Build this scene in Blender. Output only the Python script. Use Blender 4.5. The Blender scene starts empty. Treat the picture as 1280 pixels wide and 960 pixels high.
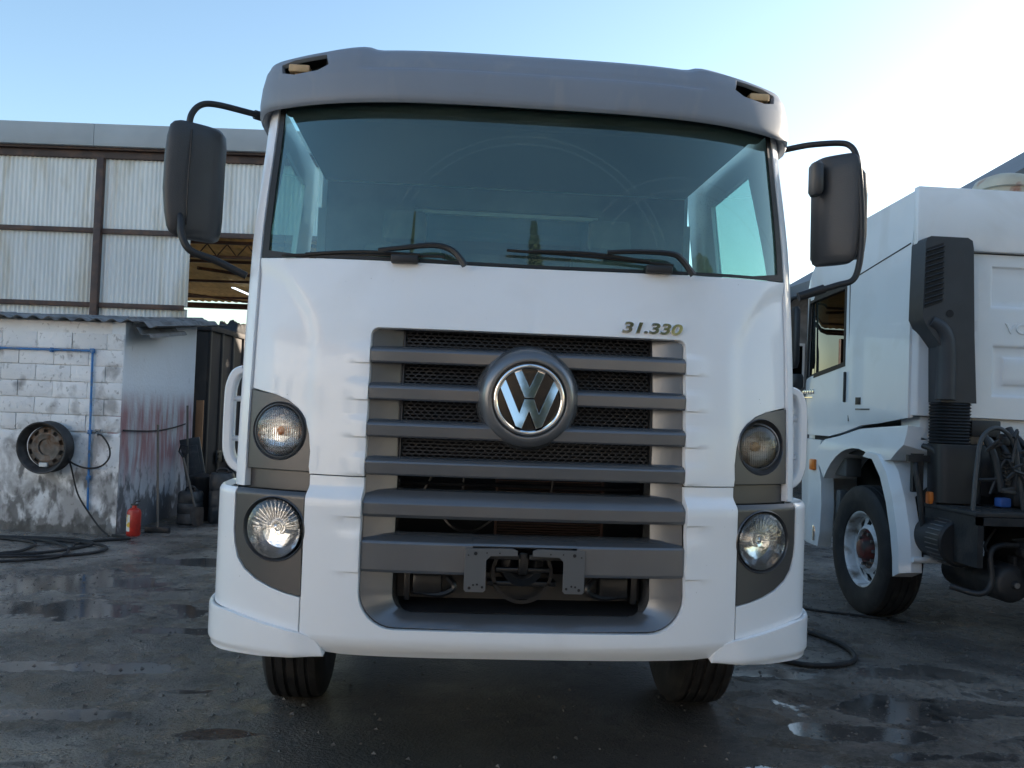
import bpy, bmesh, math, random
from mathutils import Vector, Matrix, geometry, noise
random.seed(7)
PI = math.pi
S = bpy.context.scene
C = S.collection
# ------------------------------------------------------------------ camera
CAM = Vector((-0.3286, -3.55, 1.559)); FPX = 1123.4
YAW, PITCH, ROLL = 0.0715, 0.0277, 0.0367
fx = Vector((math.sin(YAW), math.cos(YAW), 0)); rx = Vector((math.cos(YAW), -math.sin(YAW), 0)); uz = Vector((0, 0, 1))
FW = fx*math.cos(PITCH) + uz*math.sin(PITCH); up = uz*math.cos(PITCH) - fx*math.sin(PITCH)
RT = rx*math.cos(ROLL) + up*math.sin(ROLL); UP = up*math.cos(ROLL) - rx*math.sin(ROLL)
cam_data = bpy.data.cameras.new('camera'); cam = bpy.data.objects.new('camera', cam_data); C.objects.link(cam)
m = Matrix((RT, UP, -FW)).transposed().to_4x4(); m.translation = CAM; cam.matrix_world = m
cam_data.sensor_width = 36; cam_data.lens = FPX/1280*36; cam_data.clip_start = 0.05; cam_data.clip_end = 5000
S.camera = cam
S.render.resolution_x = 1024; S.render.resolution_y = 768
# ------------------------------------------------------------------ light
SUN_EL, SUN_AZ = math.radians(10), math.radians(63)      # azimuth clockwise from +Y
w = bpy.data.worlds.new('World'); S.world = w; w.use_nodes = True
nt = w.node_tree; bg = nt.nodes['Background']
sky = nt.nodes.new('ShaderNodeTexSky'); sky.sky_type = 'NISHITA'; sky.sun_disc = False
sky.sun_elevation = SUN_EL; sky.sun_rotation = SUN_AZ; sky.air_density = 1.0; sky.dust_density = 1.0; sky.ozone_density = 1.8
nt.links.new(sky.outputs[0], bg.inputs[0]); bg.inputs[1].default_value = 0.15
sd = bpy.data.lights.new('sun', 'SUN'); sd.energy = 5.0; sd.angle = math.radians(0.5); sd.color = (1, .87, .72)
so = bpy.data.objects.new('sun', sd); C.objects.link(so)
sdir = Vector((math.sin(SUN_AZ)*math.cos(SUN_EL), math.cos(SUN_AZ)*math.cos(SUN_EL), math.sin(SUN_EL)))
so.rotation_euler = sdir.to_track_quat('Z', 'Y').to_euler()
S.view_settings.view_transform = 'Standard'; S.view_settings.look = 'None'
S.view_settings.exposure = 1.45; S.view_settings.gamma = 1
S.render.engine = 'CYCLES'
S.cycles.max_bounces = 8; S.cycles.transparent_max_bounces = 16

# ------------------------------------------------------------------ helpers
def LB(a, b, z=0.0):                      # frame turned like the yard: a along, b away, z up
    p = CAM + rx*a + fx*b; return Vector((p.x, p.y, z))
def at(x, y, Y):                          # point of the truck frame at distance Y
    d = FW + RT*((x-640)/FPX) - UP*((y-480)/FPX); return CAM + d*((Y-CAM.y)/d.y)
def ss(x): x = max(0., min(1., x)); return x*x*(3-2*x)

def meta(o, label=None, cat=None, group=None, kind=None):
    if label: o['label'] = label
    if cat: o['category'] = cat
    if group: o['group'] = group
    if kind: o['kind'] = kind
    return o
def thing(name, label, cat, loc=(0, 0, 0), rz=0, group=None):
    o = bpy.data.objects.new(name, None); C.objects.link(o); o.location = loc; o.rotation_euler = (0, 0, rz)
    o.empty_display_size = .2
    return meta(o, label, cat, group)
def fin(name, bm, mat, parent=None, smooth=35, loc=None):
    me = bpy.data.meshes.new(name); bmesh.ops.recalc_face_normals(bm, faces=bm.faces) if smooth != -1 else None
    bm.to_mesh(me); bm.free()
    return mk(name, me, mat, parent, smooth, loc)
def mk(name, me, mat, parent=None, smooth=35, loc=None):
    o = bpy.data.objects.new(name, me); C.objects.link(o); o.parent = parent
    if loc is not None: o.location = loc
    if mat and not me.materials: me.materials.append(mat)
    if smooth:
        me.polygons.foreach_set('use_smooth', [True]*len(me.polygons))
        me.set_sharp_from_angle(angle=math.radians(abs(smooth) if smooth != -1 else 35))
    me.update()
    return o
def copyobj(o, parent=None, loc=None):
    c = o.copy(); C.objects.link(c); c.parent = parent
    if loc is not None: c.location = loc
    for ch in o.children: copyobj(ch, c)
    return c
def box(bm, x0, x1, y0, y1, z0, z1, M=None, bev=0):
    co = [(x, y, z) for z in (z0, z1) for y in (y0, y1) for x in (x0, x1)]
    v = [bm.verts.new(M @ Vector(c) if M else c) for c in co]
    fs = [bm.faces.new([v[i] for i in f]) for f in ((0, 2, 3, 1), (4, 5, 7, 6), (0, 1, 5, 4), (2, 6, 7, 3), (0, 4, 6, 2), (1, 3, 7, 5))]
    if bev:
        es = list({e for f in fs for e in f.edges}); bmesh.ops.bevel(bm, geom=es, offset=bev, segments=2, affect='EDGES', profile=.5)
    return fs
def loft(bm, rings, closed=True, caps=True, loop=False):
    R = [[bm.verts.new(p) for p in r] for r in rings]; n = len(R[0])
    seq = list(zip(R, R[1:])) + ([(R[-1], R[0])] if loop else [])
    for a, b in seq:
        for i in range(n if closed else n-1):
            j = (i+1) % n
            try: bm.faces.new((a[i], a[j], b[j], b[i]))
            except ValueError: pass
    if caps and closed and not loop:
        bm.faces.new(R[0][::-1]); bm.faces.new(R[-1])
    return R
def smoothpath(pts, k=6):
    P = [Vector(p) for p in pts]; out = []
    for i in range(len(P)-1):
        p0 = P[max(i-1, 0)]; p1 = P[i]; p2 = P[i+1]; p3 = P[min(i+2, len(P)-1)]
        for j in range(k):
            t = j/k
            out.append(.5*((2*p1)+(p2-p0)*t+(2*p0-5*p1+4*p2-p3)*t*t+(3*p1-p0-3*p2+p3)*t**3))
    out.append(P[-1]); return out
def tube(bm, pts, r, n=8, smooth=0, flat=1.0):
    P = smoothpath(pts, smooth) if smooth else [Vector(p) for p in pts]
    rr = r if isinstance(r, (list, tuple)) else None
    rings = []; N = None
    for i, p in enumerate(P):
        t = (P[min(i+1, len(P)-1)] - P[max(i-1, 0)]).normalized()
        if N is None: N = t.orthogonal().normalized()
        N = (N - t*N.dot(t)).normalized(); B = t.cross(N)
        ra = (rr[0]+(rr[1]-rr[0])*i/(len(P)-1)) if rr else r
        rings.append([p + (N*math.cos(2*PI*k/n) + B*math.sin(2*PI*k/n)*flat)*ra for k in range(n)])
    loft(bm, rings)
def lathe(bm, prof, n=48, M=None, axis='X', closed=False, a0=0, a1=2*PI):
    rings = []
    full = abs(a1-a0-2*PI) < 1e-6
    for k in range(n if full else n+1):
        a = a0+(a1-a0)*k/n; c, s = math.cos(a), math.sin(a); r_ = []
        for (u, r) in prof:
            p = Vector((u, r*c, r*s)) if axis == 'X' else (Vector((r*c, u, r*s)) if axis == 'Y' else Vector((r*c, r*s, u)))
            r_.append(M @ p if M else p)
        rings.append(r_)
    loft(bm, rings, closed=closed, caps=False, loop=full)
def cyl(bm, p0, p1, r, n=16): tube(bm, [p0, p1], r, n)
def prism(bm, poly, thick, M):            # poly in local xy, extruded along -z
    a = [bm.verts.new(M @ Vector((x, y, 0))) for x, y in poly]; b = [bm.verts.new(M @ Vector((x, y, -thick))) for x, y in poly]
    tri = geometry.tessellate_polygon([[Vector((x, y, 0)) for x, y in poly]])
    for t in tri:
        bm.faces.new([a[i] for i in t]); bm.faces.new([b[i] for i in reversed(t)])
    n = len(poly)
    for i in range(n): bm.faces.new((a[i], b[i], b[(i+1) % n], a[(i+1) % n]))
def fr(lo, hi, st): 
    n = max(1, round((hi-lo)/st)); return [lo+(hi-lo)*i/n for i in range(1, n)]
def panel(name, outline, f, mat, parent, holes=(), du=.03, dv=.03, us=(), vs=(), thick=.02, smooth=32, face=(0, -1, 0), keep_bm=False):
    bm = bmesh.new()
    loops = [[Vector((p[0], p[1], 0)) for p in outline]] + [[Vector((p[0], p[1], 0)) for p in h] for h in holes]
    flat = [v for l in loops for v in l]
    tri = geometry.tessellate_polygon(loops)
    V = [bm.verts.new(v) for v in flat]
    for t in tri:
        try: bm.faces.new([V[i] for i in t])
        except ValueError: pass
    U = [v.x for v in flat]; W = [v.y for v in flat]
    for ax, lines in ((0, fr(min(U), max(U), du)+list(us)), (1, fr(min(W), max(W), dv)+list(vs))):
        for c in lines:
            co = [0, 0, 0]; no = [0, 0, 0]; co[ax] = c; no[ax] = 1
            bmesh.ops.bisect_plane(bm, geom=bm.verts[:]+bm.edges[:]+bm.faces[:], dist=1e-5, plane_co=co, plane_no=no)
    bmesh.ops.remove_doubles(bm, verts=bm.verts, dist=1e-4)
    for v in bm.verts: v.co = f(v.co.x, v.co.y)
    bm.normal_update()
    s = Vector()
    for q in bm.faces: s += q.normal*q.calc_area()
    if s.dot(Vector(face)) < 0: bmesh.ops.reverse_faces(bm, faces=bm.faces)
    bm.normal_update()
    if thick:
        bmesh.ops.solidify(bm, geom=bm.faces[:], thickness=thick)
    return fin(name, bm, mat, parent, smooth)
def arc(cx, cy, r, a0, a1, n=8, ry=None):
    ry = ry or r
    return [(cx+r*math.cos(math.radians(a0+(a1-a0)*i/n)), cy+ry*math.sin(math.radians(a0+(a1-a0)*i/n))) for i in range(n+1)]
def circ(cx, cy, r, n=40): return [(cx+r*math.cos(2*PI*i/n), cy+r*math.sin(2*PI*i/n)) for i in range(n)]
def mir(pts): return [(-x, y) for x, y in reversed(pts)]
def text_mesh(body, size, extrude, sx=1., shear=0., offset=0., bevel=0.):
    cu = bpy.data.curves.new('t', 'FONT'); cu.body = body; cu.size = size; cu.extrude = extrude; cu.shear = shear; cu.offset = offset
    cu.bevel_depth = bevel; cu.align_x = 'CENTER'; cu.align_y = 'CENTER'
    o = bpy.data.objects.new('t', cu); C.objects.link(o); dg = bpy.context.evaluated_depsgraph_get()
    me = bpy.data.meshes.new_from_object(o.evaluated_get(dg)); bpy.data.objects.remove(o); bpy.data.curves.remove(cu)
    for v in me.vertices: v.co.x *= sx
    me.materials.clear(); return me

# ------------------------------------------------------------------ materials
def mat(name, col, rough=.5, metal=0., var=0., vscale=3., bump=0., bscale=60., bev=0., dirt=None, dscale=2., dlo=.5, dhi=.7, spec=.5, coat=0., stretch=(1, 1, 1), rvar=0., trans=0., emit=None, specks=0.):
    m = bpy.data.materials.new(name); m.use_nodes = True; t = m.node_tree; N = t.nodes; L = t.links
    b = N['Principled BSDF']; b.inputs['Roughness'].default_value = rough; b.inputs['Metallic'].default_value = metal
    b.inputs['Specular IOR Level'].default_value = spec; b.inputs['Coat Weight'].default_value = coat; b.inputs['Coat Roughness'].default_value = .03
    b.inputs['Base Color'].default_value = (*col, 1)
    tc = N.new('ShaderNodeTexCoord'); mp = N.new('ShaderNodeMapping'); mp.inputs['Scale'].default_value = stretch
    L.new(tc.outputs['Object'], mp.inputs[0]); src = mp.outputs[0]
    def nz(sc, det=6, dis=0.):
        n = N.new('ShaderNodeTexNoise'); n.inputs['Scale'].default_value = sc; n.inputs['Detail'].default_value = det; n.inputs['Distortion'].default_value = dis
        L.new(src, n.inputs['Vector']); return n.outputs['Fac']
    out = None
    if var:
        r = N.new('ShaderNodeMapRange'); L.new(nz(vscale), r.inputs[0]); r.inputs[1].default_value = .3; r.inputs[2].default_value = .7
        r.inputs[3].default_value = 1-var; r.inputs[4].default_value = 1+var
        mx = N.new('ShaderNodeVectorMath'); mx.operation = 'SCALE'; mx.inputs[0].default_value = col; L.new(r.outputs[0], mx.inputs['Scale']); out = mx.outputs[0]
    if dirt:
        r = N.new('ShaderNodeMapRange'); L.new(nz(dscale, 8, .6), r.inputs[0]); r.inputs[1].default_value = dlo; r.inputs[2].default_value = dhi
        mx = N.new('ShaderNodeMix'); mx.data_type = 'RGBA'; L.new(r.outputs[0], mx.inputs[0])
        if out: L.new(out, mx.inputs[6])
        else: mx.inputs[6].default_value = (*col, 1)
        mx.inputs[7].default_value = (*dirt, 1); out = mx.outputs[2]
    if specks:
        vo = N.new('ShaderNodeTexVoronoi'); vo.inputs['Scale'].default_value = 22; L.new(src, vo.inputs['Vector'])
        r1 = N.new('ShaderNodeMapRange'); L.new(vo.outputs['Distance'], r1.inputs[0]); r1.inputs[1].default_value = .055; r1.inputs[2].default_value = .03
        r2 = N.new('ShaderNodeMapRange'); L.new(nz(3.1, 3), r2.inputs[0]); r2.inputs[1].default_value = .50; r2.inputs[2].default_value = .62
        mm = N.new('ShaderNodeMath'); mm.operation = 'MULTIPLY'; L.new(r1.outputs[0], mm.inputs[0]); L.new(r2.outputs[0], mm.inputs[1])
        m3 = N.new('ShaderNodeMath'); m3.operation = 'MULTIPLY'; L.new(mm.outputs[0], m3.inputs[0]); m3.inputs[1].default_value = specks
        mx = N.new('ShaderNodeMix'); mx.data_type = 'RGBA'; L.new(m3.outputs[0], mx.inputs[0]); L.new(out, mx.inputs[6]); mx.inputs[7].default_value = (.10, .09, .08, 1); out = mx.outputs[2]
    if out: L.new(out, b.inputs['Base Color'])
    if rvar:
        r = N.new('ShaderNodeMapRange'); L.new(nz(vscale*2.3), r.inputs[0]); r.inputs[1].default_value = .3; r.inputs[2].default_value = .7
        r.inputs[3].default_value = max(.02, rough-rvar); r.inputs[4].default_value = rough+rvar; L.new(r.outputs[0], b.inputs['Roughness'])
    last = None
    if bev:
        bv = N.new('ShaderNodeBevel'); bv.samples = 4; bv.inputs[0].default_value = bev; last = bv.outputs[0]
    if bump:
        bp = N.new('ShaderNodeBump'); bp.inputs['Strength'].default_value = bump; bp.inputs['Distance'].default_value = .01
        L.new(nz(bscale, 5), bp.inputs['Height'])
        if last: L.new(last, bp.inputs['Normal'])
        last = bp.outputs[0]
    if last: L.new(last, b.inputs['Normal'])
    if trans:
        tr = N.new('ShaderNodeBsdfTranslucent'); ms = N.new('ShaderNodeMixShader'); ms.inputs[0].default_value = trans
        tr.inputs[0].default_value = (*col, 1)
        if out: L.new(out, tr.inputs[0])
        L.new(b.outputs[0], ms.inputs[1]); L.new(tr.outputs[0], ms.inputs[2]); L.new(ms.outputs[0], N['Material Output'].inputs[0])
    return m
def glass(name, tint, ior=1.5, rough=0., bump=0, bscale=10, gain=1.9, drops=False, rtint=(1, 1, 1)):
    m = bpy.data.materials.new(name); m.use_nodes = True; t = m.node_tree; N = t.nodes; L = t.links
    N.remove(N['Principled BSDF'])
    tr = N.new('ShaderNodeBsdfTransparent'); tr.inputs[0].default_value = (*tint, 1)
    gl = N.new('ShaderNodeBsdfGlossy'); gl.inputs['Roughness'].default_value = rough; gl.inputs[0].default_value = (*rtint, 1)
    fr_ = N.new('ShaderNodeFresnel'); fr_.inputs[0].default_value = ior
    mu = N.new('ShaderNodeMath'); mu.operation = 'MULTIPLY'; mu.use_clamp = True; mu.inputs[1].default_value = gain
    L.new(fr_.outputs[0], mu.inputs[0]); ms = N.new('ShaderNodeMixShader'); L.new(mu.outputs[0], ms.inputs[0])
    L.new(tr.outputs[0], ms.inputs[1]); L.new(gl.outputs[0], ms.inputs[2]); last = ms.outputs[0]
    if bump:
        tc = N.new('ShaderNodeTexCoord'); nz = N.new('ShaderNodeTexNoise'); nz.inputs['Scale'].default_value = bscale; nz.inputs['Detail'].default_value = 2
        L.new(tc.outputs['Object'], nz.inputs['Vector']); bp = N.new('ShaderNodeBump'); bp.inputs['Strength'].default_value = bump; bp.inputs['Distance'].default_value = .01
        L.new(nz.outputs[0], bp.inputs['Height']); L.new(bp.outputs[0], gl.inputs['Normal'])
    if drops:                              # film of dust and dried droplets on the glass
        tc = N.new('ShaderNodeTexCoord')
        n1 = N.new('ShaderNodeTexNoise'); n1.inputs['Scale'].default_value = 1.7; n1.inputs['Detail'].default_value = 6; L.new(tc.outputs['Object'], n1.inputs['Vector'])
        vo = N.new('ShaderNodeTexVoronoi'); vo.inputs['Scale'].default_value = 95; L.new(tc.outputs['Object'], vo.inputs['Vector'])
        lt = N.new('ShaderNodeMapRange'); lt.inputs[1].default_value = .28; lt.inputs[2].default_value = .16; lt.inputs[3].default_value = 0; lt.inputs[4].default_value = 1
        L.new(vo.outputs['Distance'], lt.inputs[0])
        sx = N.new('ShaderNodeSeparateXYZ'); L.new(tc.outputs['Object'], sx.inputs[0])
        rg = N.new('ShaderNodeMapRange'); rg.inputs[1].default_value = .35; rg.inputs[2].default_value = .85; L.new(sx.outputs['X'], rg.inputs[0])
        a = N.new('ShaderNodeMath'); a.operation = 'MULTIPLY'; L.new(lt.outputs[0], a.inputs[0]); L.new(rg.outputs[0], a.inputs[1])
        n2 = N.new('ShaderNodeMapRange'); n2.inputs[1].default_value = .47; n2.inputs[2].default_value = .6; L.new(n1.outputs[0], n2.inputs[0])
        a2 = N.new('ShaderNodeMath'); a2.operation = 'MULTIPLY'; L.new(a.outputs[0], a2.inputs[0]); L.new(n2.outputs[0], a2.inputs[1])
        a3 = N.new('ShaderNodeMath'); a3.operation = 'MULTIPLY_ADD'; L.new(a2.outputs[0], a3.inputs[0]); a3.inputs[1].default_value = .30
        n3 = N.new('ShaderNodeMapRange'); n3.inputs[1].default_value = .35; n3.inputs[2].default_value = .75; n3.inputs[3].default_value = .045; n3.inputs[4].default_value = .11; L.new(n1.outputs[0], n3.inputs[0])
        arcs = n3.outputs[0]                # smears left by the wipers
        for px_, pz_, R0_ in ((-.02, 2.12, .60), (-.02, 2.12, .565), (.66, 2.12, .46), (.66, 2.12, .40)):
            sb = N.new('ShaderNodeVectorMath'); sb.operation = 'SUBTRACT'; sb.inputs[1].default_value = (px_, 0, pz_); L.new(tc.outputs['Object'], sb.inputs[0])
            ml = N.new('ShaderNodeVectorMath'); ml.operation = 'MULTIPLY'; ml.inputs[1].default_value = (1, 0, 1); L.new(sb.outputs[0], ml.inputs[0])
            ln = N.new('ShaderNodeVectorMath'); ln.operation = 'LENGTH'; L.new(ml.outputs[0], ln.inputs[0])
            d_ = N.new('ShaderNodeMath'); d_.operation = 'SUBTRACT'; L.new(ln.outputs['Value'], d_.inputs[0]); d_.inputs[1].default_value = R0_
            ab = N.new('ShaderNodeMath'); ab.operation = 'ABSOLUTE'; L.new(d_.outputs[0], ab.inputs[0])
            rm = N.new('ShaderNodeMapRange'); rm.inputs[1].default_value = .007; rm.inputs[2].default_value = .002; rm.inputs[3].default_value = 0; rm.inputs[4].default_value = .045; L.new(ab.outputs[0], rm.inputs[0])
            ad = N.new('ShaderNodeMath'); ad.operation = 'ADD'; L.new(arcs, ad.inputs[0]); L.new(rm.outputs[0], ad.inputs[1]); arcs = ad.outputs[0]
        L.new(arcs, a3.inputs[2])
        df = N.new('ShaderNodeBsdfDiffuse'); df.inputs[0].default_value = (.46, .62, .56, 1)
        m2 = N.new('ShaderNodeMixShader'); L.new(a3.outputs[0], m2.inputs[0]); L.new(last, m2.inputs[1]); L.new(df.outputs[0], m2.inputs[2]); last = m2.outputs[0]
    L.new(last, N['Material Output'].inputs[0]); return m

WHITE = mat('white_paint', (.82, .84, .86), .30, bev=.006, coat=.45, specks=.6, var=.02, vscale=1.5, dirt=(.60, .60, .58), dscale=1.1, dlo=.55, dhi=.95)
WHITE2 = mat('white_paint_old', (.76, .78, .79), .34, bev=.006, coat=.3, var=.03, vscale=2, dirt=(.60, .59, .56), dscale=1.6, dlo=.55, dhi=.9)
VISOR = mat('visor_grey', (.20, .228, .27), .5, bev=.006, var=.04, vscale=3, dirt=(.26, .27, .28), dscale=9, dlo=.55, dhi=.8, stretch=(1, 1, .3))
LAMPG = mat('lamp_panel_grey', (.085, .085, .088), .34, metal=.5, bev=.004, var=.05, vscale=4)
GREY = mat('grille_grey', (.18, .188, .20), .27, metal=.62, bev=.004, var=.06, vscale=4, dirt=(.18, .183, .188), dscale=9, dlo=.55, dhi=.9)
GREYP = mat('plate_grey', (.11, .115, .12), .5, metal=.2, bev=.002)
BLACKP = mat('black_plastic', (.016, .017, .019), .48, bump=.12, bscale=250)
BLACKM = mat('black_mesh', (.028, .030, .036), .4)
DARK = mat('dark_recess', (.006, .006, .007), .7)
INTER = mat('interior_trim', (.06, .07, .07), .7)
INTER2 = mat('interior_cloth', (.16, .17, .17), .85, var=.15, vscale=8)
MIRP = mat('mirror_plastic', (.045, .047, .05), .44, var=.10, vscale=6, bump=.15, bscale=180, bev=.008)
RUBBER = mat('rubber', (.013, .013, .014), .72, var=.25, vscale=9, bump=.2, bscale=90, dirt=(.035, .032, .03), dscale=9, dlo=.5, dhi=.75)
SEAL = mat('rubber_seal', (.012, .012, .012), .55)
CHROME = mat('chrome', (.86, .87, .88), .05, metal=1., bev=.0015)
BEZ = mat('lamp_bezel', (.10, .10, .105), .3, metal=.6)
REFL = mat('lamp_reflector', (.90, .91, .93), .12, metal=.85, bump=.3, bscale=24)
REFL2 = mat('lamp_reflector_old', (.62, .61, .57), .3, metal=.45, bump=.3, bscale=30, dirt=(.30, .22, .13), dscale=14, dlo=.5, dhi=.7)
AMBER = mat('amber_plastic', (.75, .20, .03), .3, spec=.6)
BEIGE = mat('beige_lens', (.55, .38, .20), .5, var=.2, vscale=20)
GLASS = glass('windscreen_glass', (.56, .82, .78), drops=True, bump=.012, bscale=3, gain=2.8, rtint=(.74, 1, .96))
SGLASS = glass('side_glass', (.66, .98, .88), gain=.6)
REARG = glass('rear_glass', (.12, .20, .20))
LENS = glass('lamp_lens', (.93, .94, .94), bump=.35, bscale=55, gain=1.5)
DLENS = glass('door_glass', (.06, .11, .10), gain=1.6)
STEEL = mat('worn_steel', (.20, .20, .20), .5, metal=.7, var=.3, vscale=8, dirt=(.12, .07, .04), dscale=6)
CHAS = mat('chassis_black', (.018, .019, .021), .55, var=.3, vscale=7, dirt=(.06, .055, .05), dscale=6, dlo=.5, dhi=.8, bump=.2, bscale=50)
RED = mat('red_paint', (.42, .03, .02), .35, var=.15, vscale=20, bev=.003)
DKP = mat('oily_black', (.007, .0075, .009), .35)
RADIATOR = mat('radiator_core', (.05, .022, .015), .6)

# ------------------------------------------------------------------ surfaces of the truck front
def plan(s, r=.14):
    a = abs(s); sg = -1 if s < 0 else 1; S0 = 1.14
    if a <= S0: return sg*a, .3*(a/1.245)**3.5, sg*math.atan(.3*3.5/1.245*(a/1.245)**2.5)
    t0 = math.atan(.3*3.5/1.245*(S0/1.245)**2.5); t1 = math.radians(88); L_ = r*(t1-t0); Y0 = .3*(S0/1.245)**3.5
    d = min(a-S0, L_); t = t0+d/r
    x = S0+r*(math.sin(t)-math.sin(t0)); y = Y0+r*(math.cos(t0)-math.cos(t))
    if a-S0 > L_: x += (a-S0-L_)*math.cos(t1); y += (a-S0-L_)*math.sin(t1)
    return sg*x, y, sg*t
def lean(Z): return .27*((Z-1.2)/1.7)**1.7 if Z > 1.2 else 0.
def wd(Z): return 1-.02*ss((Z-2.2)/.7)
def F(s, Z, off=0., r=.14):               # off > 0 goes inwards
    x, y, t = plan(s, r)
    return Vector((x*wd(Z) - math.sin(t)*off, y+lean(Z)+math.cos(t)*off, Z))
BARS = [(1.785, 1.724), (1.638, 1.576), (1.491, 1.429), (1.344, 1.280), (1.215, 1.118), (1.042, .903)]
def fins(s, Z):
    a = abs(s)
    if a < .60 or a > .80: return 0.
    fade = 1-ss((a-.64)/.12)
    v = 0.
    for zt, zb in BARS:
        if zb-.004 <= Z <= zt+.03:
            v = max(v, .007*ss((zt+.03-Z)/(.035)))
    return -v*fade
def fA(s, Z):                             # upper white panel
    a = abs(s)
    dx, dz = a-.845, 2.055+.10*ss((a-.85)/.3)-Z; r = .26
    dq = min(dx, dz) if (dx > r or dz > r) else r-math.hypot(max(r-dx, 0), max(r-dz, 0))
    off = .012*ss(dq/.07)*ss((Z-1.0)/.3) + fins(s, Z)
    off -= .005*(1-ss((a-.66)/.14))*ss((2.1-Z)/.2) if a > .0 else 0
    return F(s, Z, off)
def boff(Z): return -.035*ss((1.232-Z)/.055) + .045*ss((.66-Z)/.10)**2
def fB(s, Z): return F(s, Z, boff(Z)+fins(s, Z)+.02*ss((abs(s)-.72)/.06)*ss((.86-abs(s))/.02+1)*0, .25)
def fS(s, Z):                             # lower corner skirts
    b = -.022*min(1, max(0, (.735-Z)/.03)) + .012*ss((.575-Z)/.03)
    b += .030*ss((.90-abs(s))/.12)*ss((.74-Z)/.05)
    return F(s, Z, boff(.9)+b+.006*0, .25)

# ================================================================== MAIN TRUCK
T = thing('truck', 'large white truck with grey roof visor facing the viewer in the middle of the yard', 'truck')
gc = [(.64, 1.272), (.64, 1.83)] + arc(.61, 1.836, .03, 0, 90, 5)
sur = [(.862, 1.276), (.866, 1.36), (.876, 1.43), (.897, 1.49), (.93, 1.53), (.975, 1.562), (1.03, 1.583), (1.145, 1.612)]
right = [(.64, 1.272)] + [(.864, 1.272)] + [(.869, 1.30)] + sur[1:-1] + [(1.140, 1.607)] + [(1.140, 2.16)]
top = [(x, 2.134+.026*(abs(x)/1.14)**2) for x in [1.0, .75, .5, .25, 0, -.25, -.5, -.75, -1.0]]
outl = right + top + mir(right)[0:] + mir(gc)[::-1][::-1][1:] if False else None
L_in = mir(gc)                            # from top of the left opening down
outl = right + top + mir(right) + [(-.64, 1.83)] + [(-x, y) for x, y in arc(.61, 1.836, .03, 0, 90, 5)] + [(x, y) for x, y in reversed(arc(.61, 1.836, .03, 0, 90, 5))] + [(.64, 1.83)]
barz = [z for zt, zb in BARS for z in (zt+.03, zt+.012, zt, zb, zb-.005)]
panel('front_panel', outl, fA, WHITE, T, du=.022, dv=.025, us=(.65, .66, .67, -.65, -.66, -.67), vs=[z for z in barz if 1.28 < z < 1.86], thick=.03)
# sides of the cab with window opening
for sg in (-1, 1):
    o_ = [(1.145, 1.205), (2.9, 1.205), (2.9, 3.03), (1.145, 2.93)]
    win = [(1.45, 2.15), (2.35, 2.12), (2.35, 2.80), (1.62, 2.80)]
    o_ = [(sg*x, y) for x, y in o_]; wn = [(sg*x, y) for x, y in win]
    panel('cab_side', o_, lambda s, z: F(s, z), WHITE, T, holes=[wn], du=.02 if False else .04, dv=.08, us=[sg*u for u in (1.16, 1.18, 1.2, 1.22, 1.24, 1.26, 1.28)], thick=.03, face=(sg, 0, 0))
    gl = panel('side_window', [(sg*x, y) for x, y in [(1.44, 2.14), (2.36, 2.11), (2.36, 2.81), (1.61, 2.81)]], lambda s, z: F(s, z, .02), SGLASS, T, du=.2, dv=.2, thick=0, face=(sg, 0, 0))
# windscreen
wz = lambda x: 2.139+.026*(abs(x)/1.14)**2
wb = [(x, wz(x)) for x in [-1.133+2.266*i/16 for i in range(17)]]
panel('windscreen', wb+[(1.133, 2.93), (-1.133, 2.93)], lambda s, z: F(s, z, .012), GLASS, T, du=.05, dv=.1, thick=0, smooth=60)
hl = [(x, wz(x)+.012) for x in [1.108-2.216*i/16 for i in range(17)]]
hl[0] = (1.108, wz(1.1)+.03); hl[-1] = (-1.108, wz(1.1)+.03)
panel('windscreen_seal', [(x*1.139/1.133, z) for x, z in wb]+[(1.139, 2.95), (-1.139, 2.95)], lambda s, z: F(s, z, .004), SEAL, T, holes=[hl+[(-1.115, 2.90), (1.115, 2.90)]], du=.05, dv=.15, thick=.006)
# visor
def fV(s, t):
    prof = [(.045, 2.862), (.004, 2.828), (-.006, 2.842), (-.008, 2.88), (.0, 2.955), (.018, 3.025), (.05, 3.078), (.10, 3.106), (.20, 3.128), (.4, 3.145), (.7, 3.15)]
    k = t*(len(prof)-1); i = min(int(k), len(prof)-2); q = k-i
    d = prof[i][0]+(prof[i+1][0]-prof[i][0])*q; Z = prof[i][1]+(prof[i+1][1]-prof[i][1])*q
    a = abs(s); x, y, th = plan(s, .21)
    side = ss((a-.85)/.5)
    rec = .018*(1-ss((a-.70)/.07))*ss((t-.42)/.04)
    d = d+rec
    d *= 1-.6*side*ss((t-.3)/.5)
    Z -= .075*ss((a-.8)/.5)*ss((t-.4)/.5) + .035*ss((a-1.2)/.12)*(1-ss(t/.35))
    Z -= rec*.6
    return Vector((x*.987-math.sin(th)*d, y+.195+math.cos(th)*d, Z))
lampcut = [(.905, .47), (.95, .435), (1.06, .425), (1.12, .45), (1.135, .53), (1.08, .565), (.93, .565)]
vis = [(-1.62, 0), (1.62, 0), (1.62, 1), (-1.62, 1)]
panel('roof_visor', vis, fV, VISOR, T, holes=[lampcut, [(-x, y) for x, y in lampcut]], du=.03, dv=.05, vs=[.02, .07, .13, .17, .43, .45, .47], thick=.02, smooth=50)
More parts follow.
